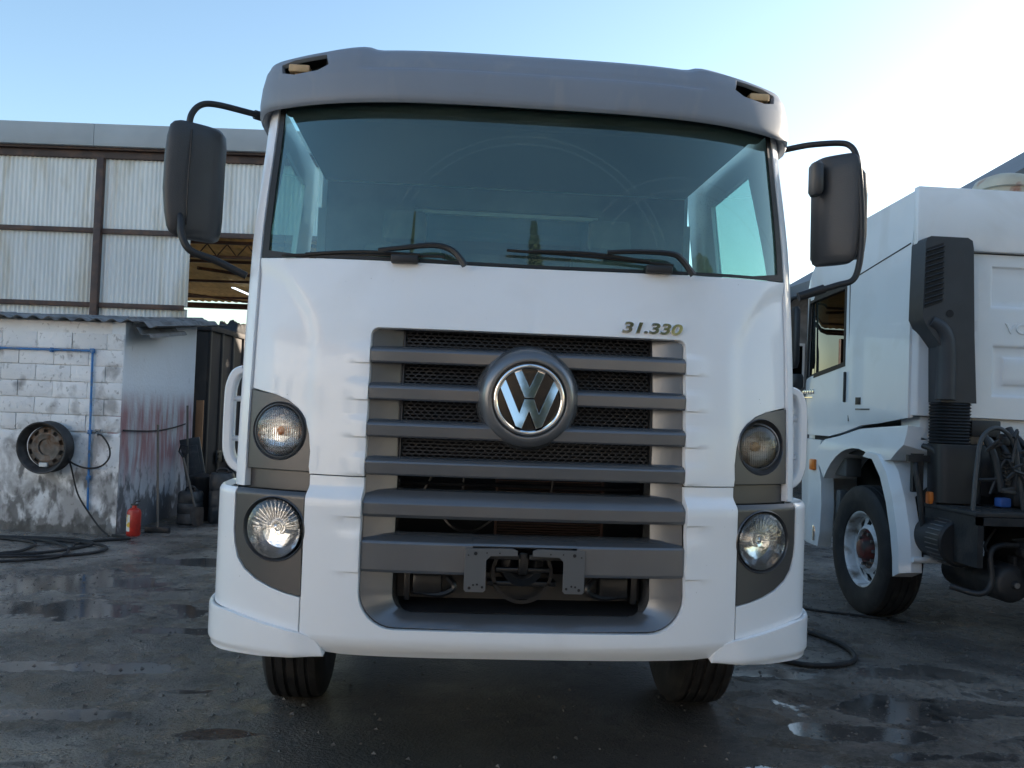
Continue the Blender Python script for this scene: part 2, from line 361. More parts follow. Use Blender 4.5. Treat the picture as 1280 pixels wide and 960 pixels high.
for sg in (-1, 1):
    P = lambda s, t: fV(sg*s, t)
    bm = bmesh.new()
    ring0 = [P(x, y) for x, y in lampcut]; inward = Vector((0, .11, .0))
    c = sum((p for p in ring0), Vector())/len(ring0)
    r0 = [bm.verts.new(p+Vector((0, .004, 0))) for p in ring0]
    r1 = [bm.verts.new(c+(p-c)*.8+inward) for p in ring0]
    for i in range(len(r0)): bm.faces.new((r0[i], r0[(i+1) % 7], r1[(i+1) % 7], r1[i]))
    bm.faces.new(r1); fin('lamp_recess', bm, BLACKP, T, 20)
    bm = bmesh.new(); q = c+Vector((sg*.02, .045, -.012))
    box(bm, q.x-.045, q.x+.045, q.y-.04, q.y+.02, q.z-.012, q.z+.022, bev=.007); box(bm, q.x-.02, q.x+.02, q.y-.02, q.y+.05, q.z-.028, q.z-.008)
    fin('marker_lamp', bm, BEIGE, T)
# roof and back
bm = bmesh.new()
rg = []
for y, w_ in ((.85, 1.10), (1.4, 1.14), (2.0, 1.14)):
    rg.append([Vector((x*w_, y, 3.135-.08*abs(x)**4)) for x in [-1+2*i/16 for i in range(17)]]+[Vector((w_, y, 2.95)), Vector((-w_, y, 2.95))])
loft(bm, rg); fin('cab_roof', bm, WHITE, T)
bm = bmesh.new(); box(bm, -1.19, 1.19, 2.0, 2.05, 1.05, 2.35); box(bm, -1.16, -.55, 2.0, 2.05, 2.35, 2.75); box(bm, .55, 1.16, 2.0, 2.05, 2.35, 2.75); box(bm, -1.14, 1.14, 2.0, 2.05, 2.75, 3.05)
fin('cab_back', bm, WHITE, T, 30)
bm = bmesh.new(); box(bm, -.56, .56, 2.02, 2.026, 2.34, 2.76); fin('rear_window', bm, REARG, T, 0)
# interior
bm = bmesh.new()
box(bm, -1.12, 1.12, .65, 1.985, 2.92, 2.95); box(bm, -1.12, 1.12, .50, .66, 2.87, 2.93, bev=.02)
fin('headliner', bm, INTER, T)
bm = bmesh.new(); box(bm, -1.10, 1.10, 1.93, 1.99, 1.3, 2.34); box(bm, -1.1, -.57, 1.93, 1.99, 2.34, 2.9); box(bm, .57, 1.1, 1.93, 1.99, 2.34, 2.9); box(bm, -1.1, 1.1, 1.93, 1.99, 2.77, 2.9)
fin('rear_trim', bm, INTER2, T)
bm = bmesh.new()
pts = lambda s: [F(s, 2.10, .05), F(s, 2.128, .07), F(s, 2.12, .25)+Vector((0, .1, 0)), Vector((s*.98, .95, 2.06)), Vector((s*.98, .98, 1.98)), F(s, 1.96, .12)]
loft(bm, [pts(-1.1+2.2*i/20) for i in range(21)]); box(bm, .18, .92, .62, .9, 2.1, 2.17, bev=.03); box(bm, -.9, -.5, .5, .58, 2.10, 2.14, bev=.01)
fin('dashboard', bm, INTER, T)
bm = bmesh.new(); Mw = Matrix.Translation((.62, 1.02, 2.17)) @ Matrix.Rotation(math.radians(38), 4, 'X')
lathe(bm, [(.017*math.cos(a), .225+.017*math.sin(a)) for a in [2*PI*i/8 for i in range(8)]], 40, Mw, 'Z', closed=True)
for a in (0, 2.1, 4.2): tube(bm, [Mw @ Vector((0, 0, -.03)), Mw @ Vector((.22*math.cos(a+.5), .22*math.sin(a+.5), 0))], .014)
tube(bm, [Mw @ Vector((0, 0, 0)), Mw @ Vector((0, 0, -.35))], .04); lathe(bm, [(-.03, .001), (.01, .06), (-.03, .075)], 20, Mw, 'Z')
fin('steering_wheel', bm, INTER, T)
for sx in (-.62, .62):
    bm = bmesh.new(); box(bm, sx-.25, sx+.25, 1.25, 1.75, 1.75, 1.90, bev=.05)
    bmb = Matrix.Translation((sx, 1.72, 1.9)) @ Matrix.Rotation(math.radians(-10), 4, 'X')
    box(bm, -.24, .24, -.06, .07, 0, .62, bmb, bev=.05); box(bm, -.13, .13, -.04, .05, .64, .84, bmb, bev=.035)
    fin('seat', bm, INTER2, T)
# wipers
def wiper(pts_arm, pts_bl, piv):
    q = lambda p, o: (lambda v: v+Vector((0, -o, 0)))(project(p))
    bm = bmesh.new()
    tube(bm, [q(p, .045) for p in pts_arm], [.014, .009], 6, 4, 1.0)
    a = q(piv, .02); box(bm, a.x-.055, a.x+.055, a.y-.02, a.y+.03, a.z-.016, a.z+.016, bev=.006)
    w_ = fin('wiper_arm', bm, BLACKP, T)
    bm = bmesh.new()
    A, B = [q(p, .022) for p in pts_bl]
    tube(bm, [A, A.lerp(B, .5)+Vector((0, -.004, .004)), B], .006, 6, 3); 
    for t0, t1 in ((.15, .85),): tube(bm, [A.lerp(B, t0)+Vector((0, -.008, .004)), A.lerp(B, .5)+Vector((0, -.022, .014)), A.lerp(B, t1)+Vector((0, -.008, .004))], .007, 6, 4)
    fin('wiper_blade', bm, SEAL, w_)
def project(p):
    Y = .2
    for _ in range(8):
        v = at(p[0], p[1], Y); a = abs(v.x); Y = .3*(min(a, 1.2)/1.245)**3.5+lean(v.z)
    return v
wiper([(581, 334), (566, 316), (543, 309), (505, 312), (474, 315)], [(354, 320), (556, 322)], (506, 325))
wiper([(863, 346), (847, 325), (832, 319), (790, 317), (757, 318)], [(633, 314), (840, 333)], (822, 338))

# grille ---------------------------------------------------------
def oscape(s): return F(s, 1.5).y-lean(1.5)
def bar(zt, zb, big=0., sa=-.638, sb_=.638, prof=None):
    bm = bmesh.new(); h = zt-zb
    if prof: pass
    elif big: prof = [(.075, zt+.012), (.035, zt+.006), (-.018, zt-big), (-.024, zt-big-.008), (-.022, zb+.012), (-.012, zb), (.02, zb-.004), (.06, zb)]
    else: prof = [(.034, zt+.010), (.004, zt+.003), (-.010, zt-.008), (-.013, zt-.014), (-.006, zb+.008), (.002, zb+.001), (.008, zb+.006), (.034, zt-.004)]
    rings = []
    for i in range(25):
        s = sa+(sb_-sa)*i/24
        rings.append([F(s, z, o) for o, z in prof])
    loft(bm, rings); return bm
for sa, sb_ in ((-.638, -.205), (.205, .638)): fin('grille_bar', bar(BARS[5][0], BARS[5][1], .016, sa, sb_), GREY, T, 24)
zt = BARS[5][0]; fin('grille_bar', bar(zt, zt, 0, -.206, .206, [(.075, zt+.011), (.035, zt+.005), (-.016, zt-.015), (-.022, zt-.024), (-.012, zt-.030), (.06, zt-.012)]), GREY, T, 24)
for k, (zt, zb) in enumerate(BARS[:5]):
    fin('grille_bar', bar(zt, zb, {4: .035, 5: .016}.get(k, 0)), GREY, T, 24)
# surround of the opening
bm = bmesh.new()
outer = [(.638, 1.863), (.638, .84)] + arc(.498, .832, .14, 0, -90, 8) + [(.3, .690), (.1, .687)]
inner = [(.520, 1.863), (.520, .83)] + arc(.440, .815, .08, 0, -90, 8) + [(.28, .735), (.1, .734)]
O = outer+mir(outer); I = inner+mir(inner)
rings = []
for (a, b), (c, d) in zip(O, I):
    e1, e2 = a+(c-a)*.5, b+(d-b)*.5
    rings.append([F(a, b, .035+boff(b)), F(a, b, .018+boff(b)), F(e1, e2, .040+boff(e2)), F(c, d, .075+boff(d)), F(c, d, .14)])
loft(bm, rings, closed=False)
fin('grille_surround', bm, GREY, T, 50)
# hexagonal mesh panels
def hexmesh(z0, z1):
    bm = bmesh.new(); cw, ch, t = .0300, .0150, .0022
    nrow = int((z1-z0)/ch)+1; row = 0; z = z0+ch/2
    dx = cw
    while z < z1-.002:
        x = -.512+(dx/2 if row % 2 else 0)
        while x < .512:
            hx = [(-.5, 0), (-.30, .5), (.30, .5), (.5, 0), (.30, -.5), (-.30, -.5)]
            hx = [(-.5, .22), (-.22, .5), (.22, .5), (.5, .22), (.5, -.22), (.22, -.5), (-.22, -.5), (-.5, -.22)]
            oo = [F(max(-.519, min(.519, x+a*cw)), z+b*ch, .082) for a, b in hx]
            ii = [F(max(-.519, min(.519, x+a*(cw-2*t))), z+b*(ch-2*t), .082) for a, b in hx]
            kk = [v+Vector((0, .012, 0)) for v in ii]
            vo = [bm.verts.new(v) for v in oo]; vi = [bm.verts.new(v) for v in ii]; vk = [bm.verts.new(v) for v in kk]
            for i in range(8):
                j = (i+1) % 8
                bm.faces.new((vo[i], vo[j], vi[j], vi[i])); bm.faces.new((vi[i], vi[j], vk[j], vk[i]))
            x += dx
        z += ch*.93; row += 1
    # frame
    for za, zb_ in ((z0-.006, z0), (z1, z1+.006)):
        loft(bm, [[F(-.52+1.04*i/12, za, .078), F(-.52+1.04*i/12, zb_, .078), F(-.52+1.04*i/12, zb_, .10), F(-.52+1.04*i/12, za, .10)] for i in range(13)])
    for s in (-.519, .515): loft(bm, [[F(s, z0, .072), F(s+.006, z0, .072), F(s+.006, z0, .10), F(s, z0, .10)], [F(s, z1, .072), F(s+.006, z1, .072), F(s+.006, z1, .10), F(s, z1, .10)]])
    me = fin('grille_mesh', bm, BLACKM, T, 0)
for z0, z1 in ((1.790, 1.860), (1.643, 1.729), (1.496, 1.581), (1.350, 1.434)): hexmesh(z0, z1)
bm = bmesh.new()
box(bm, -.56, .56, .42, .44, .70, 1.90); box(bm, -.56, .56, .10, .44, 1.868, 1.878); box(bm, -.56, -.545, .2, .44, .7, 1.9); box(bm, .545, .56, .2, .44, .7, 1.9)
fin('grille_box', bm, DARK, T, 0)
bm = bmesh.new()
for i in range(26):
    z = .99+i*.011
    if z < 1.28: box(bm, -.10, .34, .24, .27, z, z+.004)
box(bm, -.11, -.10, .23, .28, .98, 1.28); box(bm, .34, .35, .23, .28, .98, 1.28)
fin('radiator', bm, RADIATOR, T, 0)
bm = bmesh.new()
for a, b in (((-.42, 1.19), (-.36, 1.30)), ((-.25, 1.18), (-.245, 1.27)), ((.12, 1.2), (.13, 1.29)), ((.42, 1.19), (.30, 1.195))): tube(bm, [(a[0], .2, a[1]), (b[0], .2, b[1])], .006, 6)
tube(bm, [(-.33, .2, 1.11), (-.28, .18, 1.06), (-.2, .18, 1.05), (-.12, .2, 1.10)], .007, 6, 5)
tube(bm, [(-.5, .2, 1.24), (-.2, .2, 1.24), (.5, .22, 1.235)], .010, 6)
fin('cooling_pipes', bm, DKP, T)
# lower intake: black panel with openings, tow coupling
bm = bmesh.new()
def fI(s, z, o=.10): return F(s, z, o)
loft(bm, [[fI(s, .738, .07), fI(s, .752, .085), fI(s, .765, .13), fI(s, .775, .17), fI(s, .88, .18), fI(s, .885, .19), fI(s, .885, .22), fI(s, .73, .22)] for s in [-.52+1.04*i/20 for i in range(21)]])
fin('lower_intake_panel', bm, mat('intake_black', (.008, .008, .009), .4), T, 40)
for sg in (-1, 1):
    bm = bmesh.new()
    box(bm, sg*.38-.06, sg*.38+.06, .10, .18, .80, .885, bev=.012)
    tube(bm, [(sg*.30, .12, .87), (sg*.27, .11, .83), (sg*.33, .11, .80), (sg*.44, .12, .81)], .012, 6, 4)
    box(bm, sg*.46-.012, sg*.46+.012, .09, .16, .78, .90, bev=.004)
    fin('intake_duct', bm, DKP, T)
bm = bmesh.new()
lathe(bm, [(-.03, .03), (-.045, .055), (-.03, .085), (.02, .095), (.12, .095)], 28, Matrix.Translation((0, .11, .93)), 'Y')
lathe(bm, [(-.02, .11), (-.02, .125), (.03, .13)], 28, Matrix.Translation((0, .10, .90)), 'Y')
box(bm, -.11, .11, .05, .12, .905, .925, bev=.006); box(bm, -.14, .14, .08, .16, .845, .865, bev=.006); box(bm, -.09, .09, .045, .1, .955, .975, bev=.006)
box(bm, -.02, .02, .03, .1, .90, .99, bev=.008)
fin('tow_coupling', bm, DKP, T)
for sg in (-1, 1):
    bm = bmesh.new()
    pl = [(.236, 1.010), (.236, .850), (.228, .842), (.160, .842), (.152, .850), (.152, .965), (.135, .982), (.03, .985), (.03, 1.005), (.05, 1.013)]
    pl = [(sg*x, z) for x, z in pl]
    Mx = Matrix(((1, 0, 0, 0), (0, 0, 1, -.034), (0, 1, 0, 0), (0, 0, 0, 1)))
    prism(bm, pl, -.012, Mx); br = fin('plate_bracket', bm, GREYP, T, 30)
    bm = bmesh.new(); box(bm, *((.02, .15) if sg > 0 else (-.15, -.02)), .0, .02, .965, .985, bev=.003); fin('bracket_rail', bm, BLACKP, br)
    bm = bmesh.new()
    for (x, z, r) in ((.194, .992, .007), (.165, .862, .005), (.215, .858, .006), (.185, .872, .004), (.222, .985, .003), (.10, .995, .003), (.15, .995, .003), (.20, .87, .004)):
        lathe(bm, [(-.037, .0005), (-.038, r)], 10, Matrix.Translation((sg*x, 0, z)), 'Y'); 
    fin('bolt_holes', bm, DARK, br, 0)
# emblem
EX, EZ = -.006, 1.601
n_ = F(0, EZ); EY = n_.y
ME = Matrix.Translation((EX, EY-.055, EZ)) @ Matrix.Rotation(math.radians(81), 4, 'X')
MR = Matrix.Translation((EX, EY, EZ)) @ Matrix.Rotation(math.radians(3), 4, 'X')
bm = bmesh.new(); lathe(bm, [(.075, .212), (.02, .208), (-.02, .196), (-.045, .180), (-.058, .162), (-.056, .150), (-.045, .146), (.0, .145)], 64, MR, 'Y')
fin('emblem_housing', bm, GREY, T, 60)
bm = bmesh.new(); lathe(bm, [(-.030, .0005), (-.030, .146)], 48, MR, 'Y'); fin('emblem_disc', bm, mat('emblem_black', (.008, .009, .012), .12), T, 0)
bm = bmesh.new(); lathe(bm, [(-.03, .1435), (-.046, .1435), (-.053, .139), (-.055, .132), (-.052, .125), (-.046, .1215), (-.03, .1215)], 64, MR, 'Y')
ering = fin('emblem_ring', bm, CHROME, T, 60)
R_ = .1425
Vp = [(-.44, .76), (-.24, .83), (0, .31), (.24, .83), (.44, .76), (.13, .03), (-.13, .03)]
Wp = [(-.80, .28), (-.67, .52), (-.27, -.42), (-.13, -.015), (.13, -.015), (.27, -.42), (.67, .52), (.80, .28), (.36, -.77), (.20, -.83), (0, -.33), (-.20, -.83), (-.36, -.77)]
for nm, pl in (('emblem_letter', Vp), ('emblem_letter', Wp)):
    bm = bmesh.new()
    prism(bm, [(x*R_, y*R_) for x, y in pl], .022, ME)
    top_f = [e for e in bm.edges if len(e.link_faces) == 2 and e.calc_face_angle(0) > 1.0 and all((ME.inverted() @ v.co).z > -.001 for v in e.verts)]
    bmesh.ops.bevel(bm, geom=top_f, offset=.0035, segments=2, affect='EDGES')
    fin(nm, bm, CHROME, T, 30)
# chrome figures
me = text_mesh('31.330', .060, .003, 1.55, .22, .0018, .0010)
nb = mk('model_number', me, CHROME, T, 30)
p0 = fA(.49, 1.905); nb.matrix_world = Matrix.Translation(p0+Vector((0, -.004, 0))) @ Matrix.Rotation(math.atan2(fA(.6, 1.9).y-fA(.4, 1.9).y, .2), 4, 'Z') @ Matrix.Rotation(math.radians(88), 4, 'X')

# bumper ---------------------------------------------------------
ri = [(.64, 1.268), (.64, .83)] + arc(.50, .826, .14, 0, -90, 8)
bo = [(.86, 1.268), (.86, .652), (.775, .578), (.70, .572)]
outl = ri[::-1] + bo + [(.4, .572), (0, .571), (-.4, .572)] + mir(bo) + mir(ri[::-1])
panel('bumper_centre', bo[:1]+bo[1:]+mir(bo) + [(-x, y) for x, y in ri] + [(x, y) for x, y in reversed(ri)], fB, WHITE, T,
      du=.025, dv=.03, us=(.65, .66, .67, -.65, -.66, -.67), vs=[z for z in barz+[1.23, 1.22, 1.205, 1.19, .58, .59, .60] if .6 < z < 1.266], thick=.03)
fogs = [(.864, 1.20), (.864, .792), (.93, .803), (.99, .82), (1.05, .845), (1.10, .88), (1.13, .92), (1.148, .975), (1.155, 1.03), (1.155, 1.20)]
for sg in (-1, 1):
    m_ = lambda P: [(sg*x, y) for x, y in P]
    cor = [(.865, .788), (.865, .655), (1.0, .676), (1.15, .703), (1.72, .735), (1.72, 1.19), (1.56, 1.20), (1.158, 1.20), (1.158, 1.03), (1.151, .975), (1.133, .915), (1.103, .876), (1.052, .841), (.99, .816), (.93, .799)]
    panel('bumper_corner', m_(cor), lambda s, z: F(s, z, boff(z), .25), WHITE, T, du=.03, dv=.03, us=[sg*u for u in (1.16, 1.18, 1.2, 1.22, 1.24, 1.28, 1.3, 1.34)], vs=[1.19, 1.18, 1.16], thick=.03, face=(0, -1, 0))
    sk = [(.768, .565), (.78, .60), (.812, .636), (.862, .655), (1.0, .676), (1.15, .703), (1.72, .735), (1.72, .545), (1.2, .537), (1.0, .545)]
    panel('bumper_skirt', m_(sk), fS, WHITE, T, du=.025, dv=.012, thick=.03, face=(0, -1, 0), smooth=60)
    panel('lower_lamp_panel', m_(fogs), lambda s, z: F(s, z, boff(z)+.004, .25), LAMPG, T, holes=[m_(circ(.985, 1.047, .128))], du=.03, dv=.03, vs=[1.19, 1.18, 1.17, 1.16], thick=.02)
    tr = [(.866, 1.276), (.866, 1.198), (1.15, 1.198), (1.15, 1.276)]
    panel('lamp_trim_strip', m_(tr), lambda s, z: F(s, z, .030, .2), LAMPG, T, du=.04, dv=.03, thick=.02)
    hs = [(.866, 1.28)] + sur[1:-1] + [(1.142, 1.600), (1.142, 1.28)]
    hs[1] = (.869, 1.36)
    panel('upper_lamp_panel', m_(hs), lambda s, z: F(s, z, .008), LAMPG, T, holes=[m_(circ(1.006, 1.436, .118))], du=.03, dv=.03, thick=.02)
    # lamps
    for (s_, z_, R0, rl, kind) in ((1.006, 1.436, .118, .104, 'up'), (.985, 1.047, .128, .119, 'low')):
        bo_ = boff(z_) if kind == 'low' else .008
        P0 = F(sg*s_, z_, bo_, .25); th = plan(sg*s_)[2]*(.75 if kind == 'up' else .8)
        if kind == 'up' and sg == 1: th *= .2; rl = .092
        ax = Matrix.Rotation(th, 4, 'Z')
        # bezel follows the hole in the panel
        bm = bmesh.new(); rings = []
        for a in range(48):
            c_, s2 = math.cos(2*PI*a/48), math.sin(2*PI*a/48)
            e = []
            for rr, oo in ((R0+.003, .002), (R0-.001, -.003), (R0-.004, .002), (R0-.006, .016), (rl-.004, .030)):
                e.append(F(sg*(s_)+rr*c_, z_+rr*s2, bo_+oo, .25))
            rings.append(e)
        loft(bm, rings, closed=False, caps=False, loop=True)
        lp = fin('headlamp' if kind == 'low' else 'turn_lamp', bm, BEZ, T, 60)
        if kind == 'up' and sg == 1: lp['label'] = 'cloudy old lamp sitting askew in its socket'
        Mc = Matrix.Translation(P0+Vector((0, .018, 0))+ (Vector((-.012, .01, 0)) if (kind == 'up' and sg == 1) else Vector())) @ ax
        bm = bmesh.new()
        if kind == 'low': prof = [(-.004, rl), (.004, rl), (.03, rl*.90), (.05, rl*.7), (.06, rl*.45), (.062, rl*.26)]
        else: prof = [(-.004, rl), (.002, rl), (.012, rl*.86), (.022, rl*.66), (.028, rl*.44), (.030, rl*.2), (.03, .0008)]
        lathe(bm, prof, 56, Mc, 'Y'); fin('reflector', bm, REFL if not (kind == 'up' and sg == 1) else REFL2, lp, 20)
        bm = bmesh.new()
        if kind == 'low':
            cx_ = .012*-sg
            lathe(bm, [(.07, .030), (.012, .030), (.006, .027), (.008, .016), (.02, .012), (.02, .0005)], 24, Mc @ Matrix.Translation((cx_, 0, .004)), 'Y')
            fin('bulb_shield', bm, CHROME, lp, 30)
            bm = bmesh.new()
            for k in range(18):
                a = PI+PI*k/17.; 
                box(bm, .04, rl*.93, .006, .05, -.0012, .0012, Mc @ Matrix.Rotation(a, 4, 'Y') @ Matrix.Translation((0, .012, 0)))
            fin('reflector_ribs', bm, REFL, lp, 0)
        else:
            lathe(bm, [(.04, .022), (.012, .020), (.0, .010), (-.004, .0005)], 16, Mc, 'Y'); fin('bulb', bm, AMBER if sg == -1 else BEIGE, lp, 40)
            bm = bmesh.new()
            for i in range(-9, 10):
                x = i*.0095; h = math.sqrt(max(rl*rl*.9-x*x, 0))
                if h > .01: box(bm, x-.0009, x+.0009, .004, .012, -h, h, Mc)
            for i in range(-4, 5):
                z = i*.02; h = math.sqrt(max(rl*rl*.9-z*z, 0)); box(bm, -h, h, .005, .011, z-.0007, z+.0007, Mc)
            fin('lens_ribs', bm, LENS, lp, 0)
        bm = bmesh.new(); lathe(bm, [(.006, rl+.003), (-.004, rl+.001), (-.012, rl*.93), (-.020, rl*.7), (-.026, rl*.35), (-.028, .0006)], 48, Mc, 'Y')
        fin('lens', bm, LENS, lp, 60)
        if kind == 'up':
            bm = bmesh.new(); lathe(bm, [(.012, rl+.010), (-.004, rl+.009), (-.008, rl+.003), (-.002, rl-.002)], 48, Mc, 'Y'); fin('lens_ring', bm, GREYP, lp, 60)
    # white air deflector handle beside the cab front
    path = [(1.196, 1.685), (1.228, 1.668), (1.247, 1.62), (1.252, 1.56), (1.252, 1.38), (1.245, 1.325), (1.225, 1.285), (1.19, 1.262)]
    bm = bmesh.new(); P = smoothpath([(x, z, 0) for x, z in path], 4); rings = []
    for i, p in enumerate(P):
        t = (P[min(i+1, len(P)-1)]-P[max(i-1, 0)]).normalized(); n = Vector((t.y, -t.x, 0))
        sec = [(-.018, -.022), (-.012, -.03), (.012, -.03), (.018, -.022), (.018, .05), (.010, .06), (-.010, .06), (-.018, .05)]
        rings.append([Vector((sg*(p.x+n.x*u), .36+v, p.y+n.y*u)) for u, v in sec])
    loft(bm, rings); dh = fin('side_deflector', bm, WHITE, T, 50)
    for z in (1.56, 1.39):
        bm = bmesh.new(); tube(bm, [(sg*1.19, .375, z), (sg*1.24, .375, z)], .012, 10); fin('strut', bm, WHITE, dh)
    # fender, step and side skirt behind the bumper
    bm = bmesh.new()
    for y0, y1, z0, z1 in ((.78, .86, .55, 1.2), (1.93, 2.05, .5, 1.2)): box(bm, sg*.95, sg*1.24, y0, y1, z0, z1) if sg > 0 else box(bm, -1.24, -.95, y0, y1, z0, z1)
    rings = [[Vector((sg*x, 1.4+.62*math.cos(a)*k, .60+.58*math.sin(a)*k)) for x, k in ((.9, 1), (1.24, 1), (1.24, 1.06), (.9, 1.06))] for a in [PI*i/14 for i in range(15)]]
    loft(bm, rings); fin('wheel_arch', bm, BLACKP, T, 40)
    bm = bmesh.new(); box(bm, *( (1.02, 1.22) if sg > 0 else (-1.22, -1.02)), .45, .80, .62, 1.2); fin('step_box', bm, CHAS, T, 30)
# tyres
def tyre_prof(R=.52, w=.148, tread=True):
    p = [(-w*.62, R*.56), (-w*.85, R*.60), (-w*.99, R*.72), (-w, R*.80), (-w*.97, R*.90), (-w*.90, R*.955), (-w*.80, R*.985)]
    if tread:
        for g in (-.52, -.18, .18, .52):
            a = w*g; p += [(a-.010, R*(.999 if abs(g) < .3 else .995)), (a-.006, R-.011), (a+.006, R-.011), (a+.010, R*(.999 if abs(g) < .3 else .995))]
    p += [(w*.80, R*.985), (w*.90, R*.955), (w*.97, R*.90), (w, R*.80), (w*.99, R*.72), (w*.85, R*.60), (w*.62, R*.56)]
    return p
def wheel(x, y, parent, sg, R=.52, w=.148, rim=STEEL, name='wheel'):
    M = Matrix.Translation((x, y, R-.008)); bm = bmesh.new(); lathe(bm, [(u*(1), r) for u, r in tyre_prof(R, w)], 72, M, 'X')
    # squash the contact patch
    for v in bm.verts:
        if v.co.z < .004: v.co.z = .004
    t = fin(name, bm, RUBBER, parent, 32)
    bm = bmesh.new(); lathe(bm, [(sg*u, r) for u, r in ((.09, R*.57), (.13, R*.57), (.13, R*.54), (.10, R*.5), (.02, R*.47), (.0, R*.36), (.05, R*.3), (.06, R*.2), (.12, R*.16), (.13, .001))], 40, M, 'X')
    fin('rim', bm, rim, t, 35)
    return t
for sg in (-1, 1): wheel(sg*1.045, 1.40, T, sg)
for y in (5.4, 6.75):
    for sg in (-1, 1): wheel(sg*1.07, y, T, sg, name='wheel'); wheel(sg*.74, y, T, -sg, name='wheel')
bm = bmesh.new()
for sg in (-1, 1):
    box(bm, *( (.38, .46) if sg > 0 else (-.46, -.38)), .5, 7.6, .78, 1.05)
    box(bm, *( (.44, .52) if sg > 0 else (-.52, -.44)), .7, 2.1, .60, .66)
for y in (2.3, 3.4, 4.5, 6.1, 7.55): box(bm, -.4, .4, y, y+.1, .8, 1.0)
fin('chassis', bm, CHAS, T, 30)
bm = bmesh.new(); tube(bm, [(-.95, 1.4, .50), (-.6, 1.38, .42), (0, 1.37, .40), (.6, 1.38, .42), (.95, 1.4, .50)], .055, 8, 4)
tube(bm, [(-.9, 1.2, .40), (.9, 1.2, .40)], .022, 8); tube(bm, [(-1, 5.4, .52), (1, 5.4, .52)], .1, 10); tube(bm, [(-1, 6.75, .52), (1, 6.75, .52)], .1, 10)
fin('axles', bm, CHAS, T)
bm = bmesh.new(); box(bm, -.36, .36, .75, 2.3, .62, 1.3, bev=.06); box(bm, -.30, .30, .95, 1.7, .5, .62, bev=.04); box(bm, -.5, .5, .5, .56, .66, 1.2)
fin('engine', bm, DKP, T)
bm = bmesh.new(); box(bm, -1.18, 1.18, .5, 2.0, 1.22, 1.30); fin('cab_floor', bm, CHAS, T)
bm = bmesh.new(); box(bm, -1.18, -.6, 2.7, 3.9, .45, 1.05, bev=.1); fin('fuel_tank', bm, STEEL, T)
bm = bmesh.new(); box(bm, .6, 1.1, 2.6, 3.1, .5, 1.05, bev=.04); fin('battery_box', bm, BLACKP, T)

# mirrors ----------------------------------------------------------
def rsec(cx, cy, hx, hy, z, n=28, e=3.2, sk=0.):
    out = []
    for k in range(n):
        a = 2*PI*k/n; c, s = math.cos(a), math.sin(a)
        x = math.copysign(abs(c)**(2/e), c); y = math.copysign(abs(s)**(2/e), s)
        out.append(Vector((cx+hx*x, cy+hy*y+sk*x, z)))
    return out
def mirror(sg, xin, xout, Yc, zt, zb, tilt=0.):
    bm = bmesh.new(); H = zt-zb; rings = []
    for t, kx, ky in ((0, .62, .55), (.015, .80, .75), (.05, .92, .9), (.15, .985, .98), (.3, 1, 1), (.6, 1, 1), (.8, .95, .94), (.92, .88, .86), (.975, .78, .74), (1, .60, .5)):
        z = zt-H*t; xo = xout; cx = (xin+xo)/2+sg*.012*math.sin(PI*t); hx = abs(xo-xin)/2
        rings.append(rsec(cx, Yc, hx*kx, .085*ky, z, sk=-sg*.055))
    loft(bm, rings)
    h = fin('mirror_housing', bm, MIRP, T, 50)
    bm = bmesh.new()
    for t0, t1 in ((.06, .60), (.64, .93)):
        za, zb_ = zt-H*t0, zt-H*t1; cx = (xin+xout)/2; hx = abs(xout-xin)/2*.70
        y0 = Yc+.083; v = [bm.verts.new((cx-hx, y0+.038*sg, za)), bm.verts.new((cx+hx, y0-.038*sg, za)), bm.verts.new((cx+hx, y0-.038*sg, zb_)), bm.verts.new((cx-hx, y0+.038*sg, zb_))]; bm.faces.new(v)
    fin('mirror_glass', bm, CHROME, h, 0)
    return h
a_ = at(281, 160, .50); b_ = at(211, 298, .50)
mh = mirror(-1, a_.x, b_.x, .50, a_.z, b_.z)
bm = bmesh.new()
sx = (a_.x+b_.x)/2-.035
tube(bm, [(sx+.028, .415, a_.z-.04), (sx+.026, .397, a_.z-.30), (sx+.02, .42, b_.z+.05)], .0035, 5); fin('housing_seam', bm, SEAL, mh)
bm = bmesh.new()
Pt = lambda L_: [at(x, y, Y) for x, y, Y in L_]
tube(bm, Pt([(346, 149, .64), (331, 146, .62), (312, 141, .58), (272, 131, .5), (252, 131, .47), (240, 142, .45), (236, 160, .44), (234, 182, .46)]), .014, 10, 6)
fin('mirror_arm', bm, BLACKP, T, 60); bm = bmesh.new(); tube(bm, Pt([(331, 147, .63), (318, 143, .6)]), .021, 10); fin('arm_clamp', bm, BLACKP, T, 60); bm = bmesh.new()
tube(bm, Pt([(222, 262, .44), (226, 275, .40), (227, 293, .38), (238, 313, .38), (270, 326, .42), (308, 345, .45)]), .016, 10, 6)
fin('mirror_arm', bm, BLACKP, T, 60)
a_ = at(1025, 193, .55); b_ = at(1066, 331, .55)
mh = mirror(1, a_.x, b_.x, .58, a_.z, b_.z)
bm = bmesh.new()
p = at(1029, 222, .52); p.x -= .022; loft(bm, [rsec(p.x, p.y+.03, .026*k, .05*k, p.z+dz, 16) for dz, k in ((.075, .7), (.06, 1), (-.06, 1), (-.08, .7))]); fin('small_mirror', bm, MIRP, mh, 50)
p = at(1074, 268, .66)
bm = bmesh.new(); loft(bm, [rsec(p.x, p.y+.04, .045*k, .07*k, p.z+dz, 20, 2.4) for dz, k in ((.23, .5), (.20, .85), (.1, 1), (-.1, 1), (-.18, .85), (-.21, .5))]); fin('mirror_back', bm, BLACKP, mh, 50)
bm = bmesh.new()
